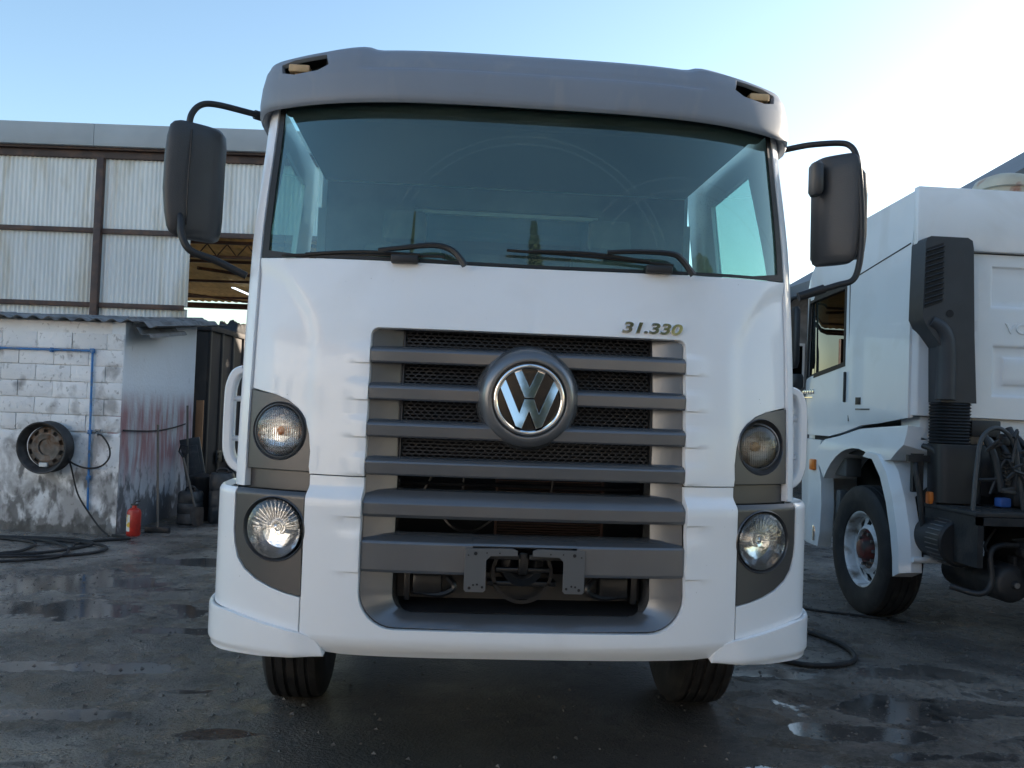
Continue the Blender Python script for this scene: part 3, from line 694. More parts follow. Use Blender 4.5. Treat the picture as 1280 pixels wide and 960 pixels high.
tube(bm, Pt([(970, 190, .64), (992, 185, .62), (1015, 181, .58), (1048, 179, .54), (1062, 182, .52), (1070, 193, .50), (1074, 215, .48), (1077, 260, .47), (1077, 300, .47), (1074, 330, .47), (1066, 350, .47), (1045, 357, .47), (998, 371, .47)]), .0145, 10, 6)
fin('mirror_arm', bm, BLACKP, T, 60); bm = bmesh.new(); tube(bm, Pt([(998, 371, .47), (1030, 361, .46)]), .021, 10)
fin('mirror_arm', bm, BLACKP, T, 60)

# ================================================================== GROUND
def ground_mat():
    m = bpy.data.materials.new('wet_yard_ground'); m.use_nodes = True; t = m.node_tree; N = t.nodes; L = t.links; b = N['Principled BSDF']
    tc = N.new('ShaderNodeTexCoord'); P = tc.outputs['Object']
    def nz(sc, det=6, dis=0., st=None, rough=.55):
        n = N.new('ShaderNodeTexNoise'); n.inputs['Scale'].default_value = sc; n.inputs['Detail'].default_value = det; n.inputs['Distortion'].default_value = dis; n.inputs['Roughness'].default_value = rough
        if st:
            mp = N.new('ShaderNodeMapping'); mp.inputs['Scale'].default_value = st[0]; mp.inputs['Location'].default_value = st[1]; mp.inputs['Rotation'].default_value = (0, 0, st[2]); L.new(P, mp.inputs[0]); L.new(mp.outputs[0], n.inputs['Vector'])
        else: L.new(P, n.inputs['Vector'])
        return n.outputs[0]
    def mr(src, a, b_, c=0., d=1.):
        r = N.new('ShaderNodeMapRange'); r.inputs[1].default_value = a; r.inputs[2].default_value = b_; r.inputs[3].default_value = c; r.inputs[4].default_value = d; L.new(src, r.inputs[0]); return r.outputs[0]
    def mix(f, a, b_):
        x = N.new('ShaderNodeMix'); x.data_type = 'RGBA'; L.new(f, x.inputs[0])
        for i, v in ((6, a), (7, b_)):
            if isinstance(v, tuple): x.inputs[i].default_value = (*v, 1)
            else: L.new(v, x.inputs[i])
        return x.outputs[2]
    def mth(op, a, b_):
        x = N.new('ShaderNodeMath'); x.operation = op; x.use_clamp = True
        for i, v in ((0, a), (1, b_)):
            if isinstance(v, (int, float)): x.inputs[i].default_value = v
            else: L.new(v, x.inputs[i])
        return x.outputs[0]
    col = mix(mr(nz(1.3, 10, .4, None, .68), .40, .58), (.055, .046, .041), (.24, .20, .168))
    col = mix(mr(nz(.55, 8, .5, ((1, 1, 1), (4.2, 1.7, 0), .4)), .50, .58, 0, .85), col, (.40, .345, .29))
    vo = N.new('ShaderNodeTexVoronoi'); vo.inputs['Scale'].default_value = 60; L.new(P, vo.inputs['Vector'])
    col = mix(mr(vo.outputs['Color'], .35, .9, 0, .45), col, (.30, .265, .235)); col = mix(mr(nz(26, 6, .3, None, .7), .56, .64, 0, .85), col, (.018, .018, .020)); col = mix(mr(nz(11, 8, .3, ((1, 1.6, 1), (1, 5, 0), 0.), .7), .56, .68, 0, .6), col, (.35, .31, .26))
    col = mix(mr(nz(2.1, 6, .8, ((1, 1.5, 1), (1.2, 9.1, 0), .2)), .62, .68, 0, .55), col, (.15, .115, .065))
    col = mix(mr(nz(3.4, 6, 1., ((1, 1, 1), (7.7, 3.1, 0), .9)), .58, .66, 0, .75), col, (.020, .019, .020))
    # oily middle of the yard, with the shade under the truck painted in
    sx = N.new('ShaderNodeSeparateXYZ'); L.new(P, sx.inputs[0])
    xr = mth('MULTIPLY', mr(sx.outputs[0], -1.35, -.7), mr(sx.outputs[0], 1.5, .9)); oil_shade = mth('MULTIPLY', xr, mr(sx.outputs[1], -1.6, -.4))
    oil_shade = mth('MULTIPLY', oil_shade, mr(nz(1.5, 5), .25, .5, .82, 1.))
    col = mix(mth('MULTIPLY', oil_shade, .88), col, (.016, .016, .018))
    edge = nz(2.6, 8, .5, None, .6); pud = None
    for cx_, cy_, rx_, ry_ in ((-3.4, 4.1, 1.2, .5), (-3.0, 3.15, 1.1, .36), (-4.3, 3.7, .9, .4), (-2.45, 5.2, .8, .3), (-2.35, 1.75, .8, .16), (-2.2, 1.0, .5, .10), (-1.65, 1.35, .34, .09), (-1.35, .75, .3, .08), (-1.9, 2.6, .7, .14), (.1, .05, .8, .22), (2.35, 1.2, .8, .26), (1.8, .85, .5, .16), (1.55, 1.9, .7, .14), (2.7, 1.9, .7, .2), (2.9, .8, .6, .15), (1.45, .35, .5, .10), (3.3, 1.5, .7, .16), (-1.2, .1, .5, .12), (2.2, .55, .4, .08)):
        sb = N.new('ShaderNodeVectorMath'); sb.operation = 'SUBTRACT'; sb.inputs[1].default_value = (cx_, cy_, 0); L.new(P, sb.inputs[0])
        dv_ = N.new('ShaderNodeVectorMath'); dv_.operation = 'DIVIDE'; dv_.inputs[1].default_value = (rx_, ry_, 1); L.new(sb.outputs[0], dv_.inputs[0])
        ln = N.new('ShaderNodeVectorMath'); ln.operation = 'LENGTH'; L.new(dv_.outputs[0], ln.inputs[0])
        a_ = N.new('ShaderNodeMath'); a_.operation = 'MULTIPLY_ADD'; L.new(edge, a_.inputs[0]); a_.inputs[1].default_value = 3.2; L.new(ln.outputs['Value'], a_.inputs[2])
        q_ = mr(a_.outputs[0], 2.42, 2.30)
        pud = q_ if pud is None else mth('MAXIMUM', pud, q_)
    damp = mr(nz(.5, 5, .4, ((1, 1.6, 1), (2.6, .7, 0), .12)), .50, .62)
    col = mix(mth('MULTIPLY', damp, .35), col, (.024, .024, .025)); col = mix(mth('MULTIPLY', pud, .6), col, (.022, .021, .020))
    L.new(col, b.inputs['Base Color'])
    rg = mth('SUBTRACT', mr(nz(5, 8, .3), .36, .62, .15, .50), mth('MULTIPLY', damp, .10)); 
    rg = mth('MAXIMUM', rg, mth('MULTIPLY', oil_shade, .55)) 
    x = N.new('ShaderNodeMix'); x.data_type = 'FLOAT'; L.new(pud, x.inputs[0]); L.new(rg, x.inputs[2]); x.inputs[3].default_value = .06; L.new(x.outputs[0], b.inputs['Roughness'])
    b.inputs['Specular IOR Level'].default_value = .5
    h1 = nz(95, 6, .2, None, .8); h2 = nz(8, 10, 0, None, .72)
    vm = mth('MULTIPLY', vo.outputs['Distance'], .8)
    h = N.new('ShaderNodeMath'); h.operation = 'ADD'; L.new(h1, h.inputs[0]); L.new(vm, h.inputs[1])
    h3 = N.new('ShaderNodeMath'); h3.operation = 'MULTIPLY_ADD'; L.new(h2, h3.inputs[0]); h3.inputs[1].default_value = 2.6; L.new(h.outputs[0], h3.inputs[2])
    bp = N.new('ShaderNodeBump'); bp.inputs['Distance'].default_value = .020; L.new(h3.outputs[0], bp.inputs['Height'])
    st = N.new('ShaderNodeMix'); st.data_type = 'FLOAT'; L.new(pud, st.inputs[0]); st.inputs[2].default_value = 1.0; st.inputs[3].default_value = .012; L.new(st.outputs[0], bp.inputs['Strength'])
    L.new(bp.outputs[0], b.inputs['Normal'])
    return m
bm = bmesh.new(); v = [bm.verts.new((x, y, 0)) for x, y in ((-600, -600), (600, -600), (600, 600), (-600, 600))]; bm.faces.new(v)
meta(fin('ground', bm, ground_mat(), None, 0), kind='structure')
# loose stones and grit lying on the ground
bm = bmesh.new()
for i in range(7000):
    p = Vector((random.uniform(-4.6, 4), random.uniform(-2.4, 4.5), 0))
    if -1.0 < p.x < 1.2 and random.random() < .6: continue
    r = random.choice((.005, .006, .007, .008, .011, .015))*random.uniform(.7, 1.2)
    a = random.random()*6.3; vs = [bm.verts.new(p+Vector((math.cos(a+k*2.09)*r*random.uniform(.7, 1.3), math.sin(a+k*2.09)*r, .001))) for k in range(3)]
    t_ = bm.verts.new(p+Vector((random.uniform(-.3, .3)*r, 0, r*.8)))
    for k in range(3): bm.faces.new((vs[k], vs[(k+1) % 3], t_))
meta(fin('gravel', bm, mat('grit', (.11, .105, .10), .7, var=.6, vscale=30), None, 0), kind='stuff', label='loose grit and small stones scattered over the wet yard', cat='gravel')

# ================================================================== HUT (left)
NEARA, FRONTB, BACKB = -4.35, 10.06, 12.32
hutO = LB(NEARA, FRONTB)
H = thing('hut', 'small whitewashed concrete block hut with corrugated roof at the left edge', 'hut', hutO, -YAW)
def plaster():
    m = bpy.data.materials.new('whitewash'); m.use_nodes = True; t = m.node_tree; N = t.nodes; L = t.links; b = N['Principled BSDF']; b.inputs['Roughness'].default_value = .9
    tc = N.new('ShaderNodeTexCoord'); P = tc.outputs['Object']; oi = N.new('ShaderNodeObjectInfo')
    ge = N.new('ShaderNodeNewGeometry'); gp = ge.outputs['Position']
    sx = N.new('ShaderNodeSeparateXYZ'); L.new(gp, sx.inputs[0])
    def nz(sc, det=7, dis=0, st=(1, 1, 1)):
        mp = N.new('ShaderNodeMapping'); mp.inputs['Scale'].default_value = st; L.new(gp, mp.inputs[0])
        n = N.new('ShaderNodeTexNoise'); n.inputs['Scale'].default_value = sc; n.inputs['Detail'].default_value = det; n.inputs['Distortion'].default_value = dis; L.new(mp.outputs[0], n.inputs['Vector']); return n.outputs[0]
    def mr(src, a, b_, c=0., d=1.):
        r = N.new('ShaderNodeMapRange'); r.inputs[1].default_value = a; r.inputs[2].default_value = b_; r.inputs[3].default_value = c; r.inputs[4].default_value = d; L.new(src, r.inputs[0]); return r.outputs[0]
    def mth(op, a, b_):
        x = N.new('ShaderNodeMath'); x.operation = op; x.use_clamp = op != 'ADD'
        for i, v in ((0, a), (1, b_)):
            if isinstance(v, (int, float)): x.inputs[i].default_value = v
            else: L.new(v, x.inputs[i])
        return x.outputs[0]
    def mix(f, a, b_):
        x = N.new('ShaderNodeMix'); x.data_type = 'RGBA'; L.new(f, x.inputs[0])
        for i, v in ((6, a), (7, b_)):
            if isinstance(v, tuple): x.inputs[i].default_value = (*v, 1)
            else: L.new(v, x.inputs[i])
        return x.outputs[2]
    col = mix(mr(nz(1.8), .3, .7), (.72, .72, .72), (.85, .85, .85))
    col = mix(mr(oi.outputs['Random'], 0, 1, 0, .16), col, (.42, .41, .40))
    # washed-out grey patches, heavier low down
    f = mth('ADD', nz(4.2, 12, .3, (1, 1, .75)), mr(sx.outputs['Z'], 0, 2.3, .17, -.08))
    col = mix(mr(f, .55, .68, 0, .75), col, (.25, .24, .235))
    g = mth('ADD', nz(7.5, 12, .2, (1, 1, .55)), mr(sx.outputs['Z'], .1, 1.7, .12, -.08))
    col = mix(mr(g, .585, .69, 0, .85), col, (.11, .105, .10))
    col = mix(mr(nz(22, 8, .3, (1, 1, .8)), .61, .69, 0, .5), col, (.16, .15, .145))
    e = mth('ADD', nz(9, 8, 0, (1, 1, .6)), mr(sx.outputs['Z'], .0, .35, .3, -.3))
    col = mix(mr(e, .56, .66, 0, .8), col, (.07, .068, .062))
    L.new(col, b.inputs['Base Color'])
    bp = N.new('ShaderNodeBump'); bp.inputs['Strength'].default_value = .6; bp.inputs['Distance'].default_value = .012; L.new(nz(28, 8), bp.inputs['Height']); L.new(bp.outputs[0], b.inputs['Normal'])
    return m, (N, L, b, nz, mr, mth, mix, sx, col)
WASH, _ = plaster(); WASH.name = 'whitewashed_block'
SIDEW, (N, L, b, nz, mr, mth, mix, sx, col) = plaster(); SIDEW.name = 'painted_plaster'
zr = mth('MULTIPLY', mr(sx.outputs['Z'], 1.62, 1.35), mr(sx.outputs['Z'], .45, .8))
rd = mth('MULTIPLY', mr(mth('ADD', nz(9, 12, .5, (1, 1, .18)), 0.), .36, .60), zr)
c2 = mix(mr(sx.outputs['Z'], 1.3, 1.7), (.40, .41, .43), (.68, .72, .76)); c2 = mix(mr(nz(3, 9, .3, (1, 1, .4)), .45, .65, 0, .35), c2, (.62, .64, .66))
c2 = mix(mth('MULTIPLY', rd, .75), c2, (.27, .085, .085)); f = mth('ADD', nz(9, 12, .2, (1, 1, .6)), mr(sx.outputs['Z'], .05, .8, .28, -.15)); c2 = mix(mr(f, .52, .66, 0, .9), c2, (.085, .085, .088)); L.new(c2, b.inputs['Base Color'])
LEN = 4.2
bm = bmesh.new(); box(bm, -LEN, -.02, .02, .2, 0, 2.36); front = fin('front_wall', bm, WASH, H, 0)
bm = bmesh.new()
v = [(-.14, 0), (0, 0)]
a = [bm.verts.new(p) for p in ((0, .0, 0), (0, 2.26, 0), (0, 2.26, 2.585), (0, .0, 2.37))]; c_ = [bm.verts.new(p) for p in ((-.15, .0, 0), (-.15, 2.26, 0), (-.15, 2.26, 2.585), (-.15, .0, 2.37))]
bm.faces.new(a); bm.faces.new(c_[::-1])
for i in range(4): bm.faces.new((a[i], c_[i], c_[(i+1) % 4], a[(i+1) % 4]))
sidewall = fin('side_wall', bm, SIDEW, H, 0)
bm = bmesh.new(); box(bm, -LEN, -.15, 2.1, 2.26, 0, 2.6); fin('back_wall', bm, WASH, H, 0)
# concrete blocks of the front wall
def block_mesh(w_):
    bm = bmesh.new(); box(bm, 0, w_, -.008, .06, 0, .178, bev=.004)
    me = bpy.data.meshes.new('block'); bm.to_mesh(me); bm.free(); return me
bm = bmesh.new(); nx, nz_ = 150, 40; gv = []
for j in range(nz_+1):
    for i in range(nx+1):
        x = -LEN*i/nx; zt_ = 1.14+.05*noise.noise(Vector((x*1.7, 0, 0)))+.03*noise.noise(Vector((x*7, 5, 0)))
        gv.append(bm.verts.new((x, -.002-.008*(1 if j < nz_ else -1)+.006*noise.noise(Vector((x*3, j*.09*3, 2)))+.003*noise.noise(Vector((x*14, j*.4, 2))), zt_*j/nz_)))
for j in range(nz_):
    for i in range(nx): a = j*(nx+1)+i; bm.faces.new((gv[a], gv[a+1], gv[a+nx+2], gv[a+nx+1]))
fin('plaster_coat', bm, WASH, H, 60)
BM = {w_: block_mesh(w_) for w_ in (.385, .19)}
z = 1.134; row = 0
while z+.17 < 2.34:
    x = -.008; first = True
    while x > -LEN+.2:
        w_ = .19 if (first and row % 2) else .385; first = False
        x -= w_
        o = mk('block', BM[w_], WASH, front, 30, (x+random.uniform(-.002, .002), random.uniform(-.006, .005)-(.0 if z > .75 else -.006), z)); o.rotation_euler = (random.uniform(-.006, .006), random.uniform(-.004, .004), random.uniform(-.005, .005))
        x -= .005
    z += .184; row += 1
# roof of corrugated fibre cement
FIB = mat('fibre_cement', (.17, .175, .18), .9, var=.25, vscale=3, bump=.4, bscale=40, dirt=(.06, .06, .058), dscale=4, dlo=.45, dhi=.7)
def wavesheet(name, w_, l_, pitch, amp, mt, parent, M, th=.007, per=10, smooth=50, trap=False):
    bm = bmesh.new(); n = int(w_/pitch*per); rings = []
    for y in (0, l_):
        up_ = []; dn = []
        for i in range(n+1):
            x = w_*i/n; ph = (x/pitch) % 1
            h = amp*math.cos(2*PI*ph) if not trap else amp*max(-1, min(1, 2.2*math.cos(2*PI*ph)))
            up_.append(M @ Vector((x, y, h+th/2))); dn.append(M @ Vector((x, y, h-th/2)))
        rings.append(up_+dn[::-1])
    loft(bm, rings, caps=False)
    R = rings
    k = len(R[0])
    bm.verts.ensure_lookup_table()
    for base in (0, k):
        for i in range(n):
            try: bm.faces.new((bm.verts[base+i], bm.verts[base+i+1], bm.verts[base+k-2-i], bm.verts[base+k-1-i]))
            except ValueError: pass
    return fin(name, bm, mt, parent, smooth)
sl = math.radians(5.6)
for i in range(5):
    Mx = Matrix.Translation((-LEN-.1+i*.872, -.13, 2.375+.007*(i % 2))) @ Matrix.Rotation(sl, 4, 'X')
    wavesheet('roof_sheet', .93, 2.48, .177, .019, FIB, H, Mx)
Mx = Matrix.Translation((.02, -.02, 2.405)) @ Matrix.Rotation(sl, 4, 'X') @ Matrix.Rotation(math.radians(14), 4, 'Y')
o = wavesheet('roof_sheet', .36, 2.40, .177, .024, FIB, H, Mx); o['label'] = 'sagging broken end sheet of the roof'
bm = bmesh.new(); Mx = Matrix.Translation((.13, -.05, 2.30)) @ Matrix.Rotation(sl+.02, 4, 'X') @ Matrix.Rotation(math.radians(28), 4, 'Y')
bmesh.ops.create_grid(bm, x_segments=8, y_segments=12, size=.5)
for v in bm.verts:
    x, y = v.co.x+.5, v.co.y+.5
    v.co = Mx @ Vector((x*.20, y*1.1, .02*math.cos(x*8)+.006*noise.noise(Vector((x*3, y*5, 0)))))
bmesh.ops.solidify(bm, geom=bm.faces[:], thickness=.008); o = fin('roof_sheet', bm, FIB, H, 50); o['label'] = 'loose folded sheet hanging under the roof edge'
# blue water pipe
BLUE = mat('blue_pipe', (.03, .17, .42), .5, var=.2, vscale=9, dirt=(.12, .14, .16), dscale=12)
pp = thing('water_pipe', 'blue plastic water pipe running along and down the hut front', 'pipe', hutO, -YAW)
bm = bmesh.new(); tube(bm, [(-LEN+.2, -.04, 2.02), (-.345, -.04, 2.035)], .013, 10); tube(bm, [(-.34, -.04, 2.047), (-.322, -.042, .9), (-.31, -.04, .26)], .013, 10); fin('pipe', bm, BLUE, pp)
bm = bmesh.new()
for x, z in ((-.34, 2.035), (-.322, 1.13), (-.315, .62)): box(bm, x-.022, x+.022, -.065, -.02, z-.025, z+.025, bev=.006)
for x in (-3.2, -2.3, -1.4, -.8): box(bm, x-.01, x+.01, -.06, -.005, 2.005, 2.055)
fin('pipe_fitting', bm, BLUE, pp)
bm = bmesh.new(); tube(bm, [(-.30, -.04, 1.13), (-.24, -.06, 1.135)], .016, 8); box(bm, -.26, -.20, -.075, -.045, 1.145, 1.165, bev=.004); tube(bm, [(-.235, -.06, 1.13), (-.22, -.075, 1.09)], .012, 8)
fin('tap', bm, STEEL, pp)
hs_ = thing('hose', 'thin black hose looping from the wall tap down to the ground', 'hose', hutO, -YAW)
bm = bmesh.new(); tube(bm, [(-.22, -.08, 1.11), (-.16, -.09, 1.09), (-.08, -.10, .98), (-.07, -.10, .86), (-.16, -.09, .76), (-.32, -.08, .73), (-.47, -.10, .78), (-.53, -.12, .85)], .010, 8, 6)
tube(bm, [(-.53, -.12, .9), (-.48, -.10, .72), (-.40, -.10, .45), (-.26, -.12, .25), (-.10, -.16, .08), (0.02, -.22, .015)], .010, 8, 6); fin('hose_line', bm, RUBBER, hs_)
# wheel rim hanging on the hut wall
rimT = thing('wheel_rim', 'bare rusty steel wheel rim hanging on the whitewashed hut wall', 'wheel rim', LB(-5.10, FRONTB, .95), -YAW)
RUST = mat('rusty_steel', (.16, .145, .13), .65, metal=.4, var=.4, vscale=9, dirt=(.13, .075, .045), dscale=9, dlo=.48, dhi=.65)
RUSTD = mat('rusty_dark', (.05, .046, .044), .6, metal=.3, var=.4, vscale=12)
Mr = Matrix.Translation((0, -.16, 0)) @ Matrix.Rotation(math.radians(-4), 4, 'Z') @ Matrix.Rotation(math.radians(3), 4, 'X') @ Matrix.Scale(1.02, 4) @ Matrix.Diagonal((1, .62, 1, 1))
bm = bmesh.new(); lathe(bm, [(-.135, .262), (-.14, .272), (-.128, .280), (-.115, .268), (-.10, .262), (-.06, .255), (-.03, .235), (.03, .235), (.06, .255), (.10, .262), (.115, .272), (.128, .280), (.14, .272), (.14, .262), (.10, .25), (.05, .24), (.03, .222), (-.03, .222), (-.06, .24), (-.10, .25)], 56, Mr, 'Y', closed=True)
fin('rim_barrel', bm, RUSTD, rimT, 50)
bm = bmesh.new()
nh = 10; rg = []
for k in range(80):
    a = 2*PI*k/80; hole = abs(((a*nh/(2*PI)) % 1)-.5) < .26
    rg.append([Mr @ Vector((r*math.cos(a), u, r*math.sin(a))) for u, r in ((.06, .222), (.03, .205), (.02, .195), (.005, .160), (.0, .150), (-.0, .145), (.02, .125), (.02, .092), (.028, .088))])
R_v = [[bm.verts.new(p) for p in r] for r in rg]
for k in range(80):
    a = 2*PI*(k+.5)/80; hole = abs(((a*nh/(2*PI)) % 1)-.5) < .24
    for i in range(8):
        if hole and i in (2,): continue
        bm.faces.new((R_v[k][i], R_v[k][i+1], R_v[(k+1) % 80][i+1], R_v[(k+1) % 80][i]))
fin('rim_disc', bm, RUST, rimT, 40)
bm = bmesh.new(); lathe(bm, [(.09, .001), (.09, .225)], 32, Mr, 'Y'); lathe(bm, [(.05, .001), (.05, .088)], 32, Mr, 'Y'); fin('rim_back', bm, RUST, rimT, 0)
bm = bmesh.new(); box(bm, -.06, .03, -.17, -.12, -.215, -.17, bev=.006); fin('white_container', bm, mat('white_plastic', (.6, .62, .62), .5), rimT)

# wire across the side wall, tools, extinguisher
wt = thing('wire', 'thin black cable sagging across the red-stained side wall of the hut', 'cable', hutO, -YAW)
bm = bmesh.new(); tube(bm, [(.02, .02, 1.16), (.03, .5, 1.14), (.03, 1.0, 1.135), (.03, 1.5, 1.16), (.03, 1.9, 1.20)], .009, 6, 5); fin('wire_line', bm, RUBBER, wt)
exT = thing('fire_extinguisher', 'red fire extinguisher with a white and yellow label at the hut corner', 'fire extinguisher', LB(-4.14, 10.02), -YAW)
bm = bmesh.new(); lathe(bm, [(.0, .001), (.0, .078), (.012, .085), (.29, .085), (.325, .075), (.345, .045), (.35, .028), (.38, .028), (.38, .001)], 32, None, 'Z'); exT.scale = (.88, .88, .88); fin('cylinder', bm, RED, exT, 40)
bm = bmesh.new(); lathe(bm, [(.06, .0862), (.27, .0862)], 12, None, 'Z', a0=-2.9, a1=-1.75); fin('label_paper', bm, mat('label_paper', (.62, .62, .58), .6, dirt=(.65, .42, .06), dscale=14, dlo=.52, dhi=.58), exT)
bm = bmesh.new(); box(bm, -.04, .05, -.015, .015, .38, .40, bev=.004); tube(bm, [(-.01, 0, .40), (.02, 0, .43), (.07, 0, .44)], .009, 6); box(bm, -.02, .02, -.02, .02, .36, .39); fin('valve', bm, BLACKP, exT)
WOODH = mat('old_wood', (.13, .11, .09), .8, var=.3, vscale=10, stretch=(1, 1, .1))
def tool(name, label, cat, a, b, lean_a, lean_b, h, head):
    t = thing(name, label, cat, LB(a, b), -YAW); bm = bmesh.new(); tube(bm, [(0, 0, .05), (lean_a, lean_b, h)], .014, 8); fin('shaft', bm, WOODH, t)
    bm = bmesh.new(); head(bm); fin('head', bm, RUSTD if cat == 'shovel' else BLACKP, t); return t
def h_br(bm): box(bm, -.14, .14, -.03, .03, .0, .07, bev=.008)
def h_sh(bm):
    bmesh.ops.create_grid(bm, x_segments=6, y_segments=8, size=.5)
    for v in bm.verts:
        x, y = v.co.x*2, v.co.y+.5
        wv = .085*(1-.35*(1-y)**3) if y > .12 else .085*(.55+.5*y/.12*.7)
        v.co = Vector((x*wv-.02*y, -.05*x*x*.5-.02, .02+y*.22))
    bmesh.ops.solidify(bm, geom=bm.faces[:], thickness=.005)
tool('broom', 'broom leaning against the hut side beside the extinguisher', 'broom', -3.98, 10.3, -.15, .25, 1.22, h_br)
sT = tool('shovel', 'flat worn shovel standing blade down among black containers', 'shovel', -3.72, 10.9, -.26, .10, .82, h_sh)
bm = bmesh.new(); q = Vector((-.26, .10, .82)); tube(bm, [q, q+Vector((-.06, .02, .07)), q+Vector((-.04, .02, .15)), q+Vector((.05, 0, .14)), q+Vector((.05, 0, .06)), q], .013, 6); fin('grip', bm, BLACKP, sT)
tool('shovel', 'long thin-handled shovel behind the other tools by the hut', 'shovel', -4.0, 11.3, -.1, .1, 1.45, h_sh)
DRUM = mat('dark_container_plastic', (.028, .032, .036), .5, var=.3, vscale=8, dirt=(.08, .08, .08), dscale=7)
def canister(a, b, w_, d_, h, label, rz=0):
    t = thing('canister', label, 'container', LB(a, b), -YAW+rz); bm = bmesh.new()
    loft(bm, [rsec(0, 0, w_*k, d_*k, z*h, 20, 4) for z, k in ((0, .9), (.04, 1), (.3, 1), (.33, .96), (.36, 1), (.62, 1), (.65, .96), (.68, 1), (.92, 1), (1, .88))]); fin('tank', bm, DRUM, t, 40)
    bm = bmesh.new(); tube(bm, [(-w_*.5, 0, h), (-w_*.3, 0, h+.05), (w_*.3, 0, h+.05), (w_*.5, 0, h)], .014, 6, 3); lathe(bm, [(h, .03), (h+.03, .03), (h+.03, .001)], 12, Matrix.Translation((w_*.6, -d_*.3, 0)), 'Z'); fin('handle', bm, BLACKP, t); return t
canister(-3.92, 11.15, .13, .16, .40, 'low black canister just behind the flat shovel')
canister(-3.60, 11.35, .15, .16, .62, 'tall black canister to the right of the flat shovel', .2)
# broken grey seat/bucket pile
t = thing('bucket', 'grey upturned plastic bucket resting above the black canisters', 'bucket', LB(-3.90, 11.5, 0), -YAW)
bm = bmesh.new(); lathe(bm, [(.0, .001), (.0, .12), (.50, .15), (.52, .165), (.56, .165), (.56, .14), (.6, .03), (.6, .001)], 24, None, 'Z'); fin('bucket_body', bm, BLACKP, t, 40)
t = thing('plastic_panel', 'dark flat plastic panel propped upright against the hut side', 'panel', LB(-4.08, 11.75, 0), -YAW)
bm = bmesh.new(); M4 = Matrix.Translation((0, 0, .02)) @ Matrix.Rotation(math.radians(-12), 4, 'Y'); box(bm, -.02, .24, -.02, .02, 0, 1.0, M4, bev=.008); box(bm, .02, .20, -.03, -.015, .1, .9, M4, bev=.004); fin('panel_body', bm, DRUM, t)
PLY = mat('orange_plywood', (.30, .15, .07), .75, var=.25, vscale=6, stretch=(1, 1, .2))
t = thing('plank', 'tall orange-brown plywood board standing at the back corner of the hut', 'board', LB(-4.33, 12.36, 0), -YAW)
bm = bmesh.new(); box(bm, 0, .10, 0, .04, 0, 1.52, bev=.003); fin('board', bm, PLY, t)
# coil of hose on the ground at the left
t = thing('hose', 'coils of black hose lying on the ground before the hut', 'hose', LB(-4.9, 9.0), -YAW)
bm = bmesh.new(); pts = []
for i in range(52):
    a = i/52*2*PI*4.2; k = 1+.25*math.sin(i*.37); pts.append((-.35+.15*math.sin(i*.9)+.95*k*math.cos(a), -.15+.10*math.cos(i*.7)+.62*k*math.sin(a), .016+.004*(i % 3)))
pts += [(.6, .5, .015), (.85, .72, .015), (.60, .86, .02)]
tube(bm, pts, .015, 6, 3); fin('hose_line', bm, RUBBER, t)
t = thing('hose', 'black hose curling out from under the front truck on its right', 'hose', (2.0, 2.2, 0))
bm = bmesh.new(); tube(bm, [(-1.2, .9, .017), (-.6, .35, .017), (-.22, -.02, .017), (.0, -.20, .017), (.25, -.17, .017), (.40, .0, .017), (.45, .3, .017), (.37, .62, .017), (.1, 1.1, .017), (-.3, 1.8, .017)], .017, 8, 6); fin('hose_line', bm, RUBBER, t)
t = thing('hose', 'thin cable trailing over the ground towards the wheel of the right truck', 'cable', (2.7, 3.3, 0))
bm = bmesh.new(); tube(bm, [(-.5, 1.0, .01), (-.25, .75, .01), (0, .35, .01), (.35, .15, .01), (.6, -.05, .01)], .010, 6, 6); fin('hose_line', bm, RUBBER, t)

# ================================================================== WAREHOUSE
WB = 15.0
WH = thing('warehouse', 'long open-sided shed clad in pale ribbed sheets behind the hut', 'shed', LB(-7.0, WB), -YAW)
CLAD = mat('pale_ribbed_sheet', (.76, .78, .78), .45, var=.10, vscale=1.2, dirt=(.55, .50, .40), dscale=1.3, dlo=.52, dhi=.75, stretch=(2.5, 1, .35), bump=.1, bscale=20, trans=.12)
BROWN = mat('brown_steel', (.055, .032, .028), .6, var=.25, vscale=5, dirt=(.12, .06, .035), dscale=5, dlo=.5, dhi=.75)
CONC = mat('grey_fascia', (.36, .38, .40), .8, var=.10, vscale=1.5, bump=.2, bscale=30, dirt=(.20, .10, .06), dscale=1.4, dlo=.67, dhi=.74)
TAN = mat('rusty_roof_deck', (.50, .36, .18), .7, var=.2, vscale=2, trans=.5)
X0 = -9.0
def clad_row(zlo, zhi, xa, xb):
    wv = .92; x = xa; i = 0
    while x < xb-.05:
        ww = min(wv, xb-x); ww = max(round(ww/.0767), 1)*.0767
        Mx = Matrix.Translation((x, .0+.006*(i % 2), zlo)) @ Matrix.Rotation(math.radians(90), 4, 'X')
        # sheet in xz, ribs vertical
        bm = bmesh.new(); n = int(ww/.0767*6); rings = []
        zj = random.uniform(-.02, .02)
        for z in (zlo+zj, zhi):
            a_ = []; b2 = []
            for k in range(n+1):
                xx = ww*k/n; h = .012*max(-1, min(1, 1.9*math.cos(2*PI*xx/.0767)))
                a_.append(Vector((x+xx, h+.006*(i % 2), z))); b2.append(Vector((x+xx, h+.003+.006*(i % 2), z)))
            rings.append(a_+b2[::-1])
        loft(bm, rings, caps=False); fin('cladding_sheet', bm, CLAD, WH, 60)
        x += ww-.02; i += 1
XE, XU = 1.48, 9.0
clad_row(4.30, 5.50, X0, XU); clad_row(3.06, 4.27, X0, XE); clad_row(1.9, 3.02, X0, XE)
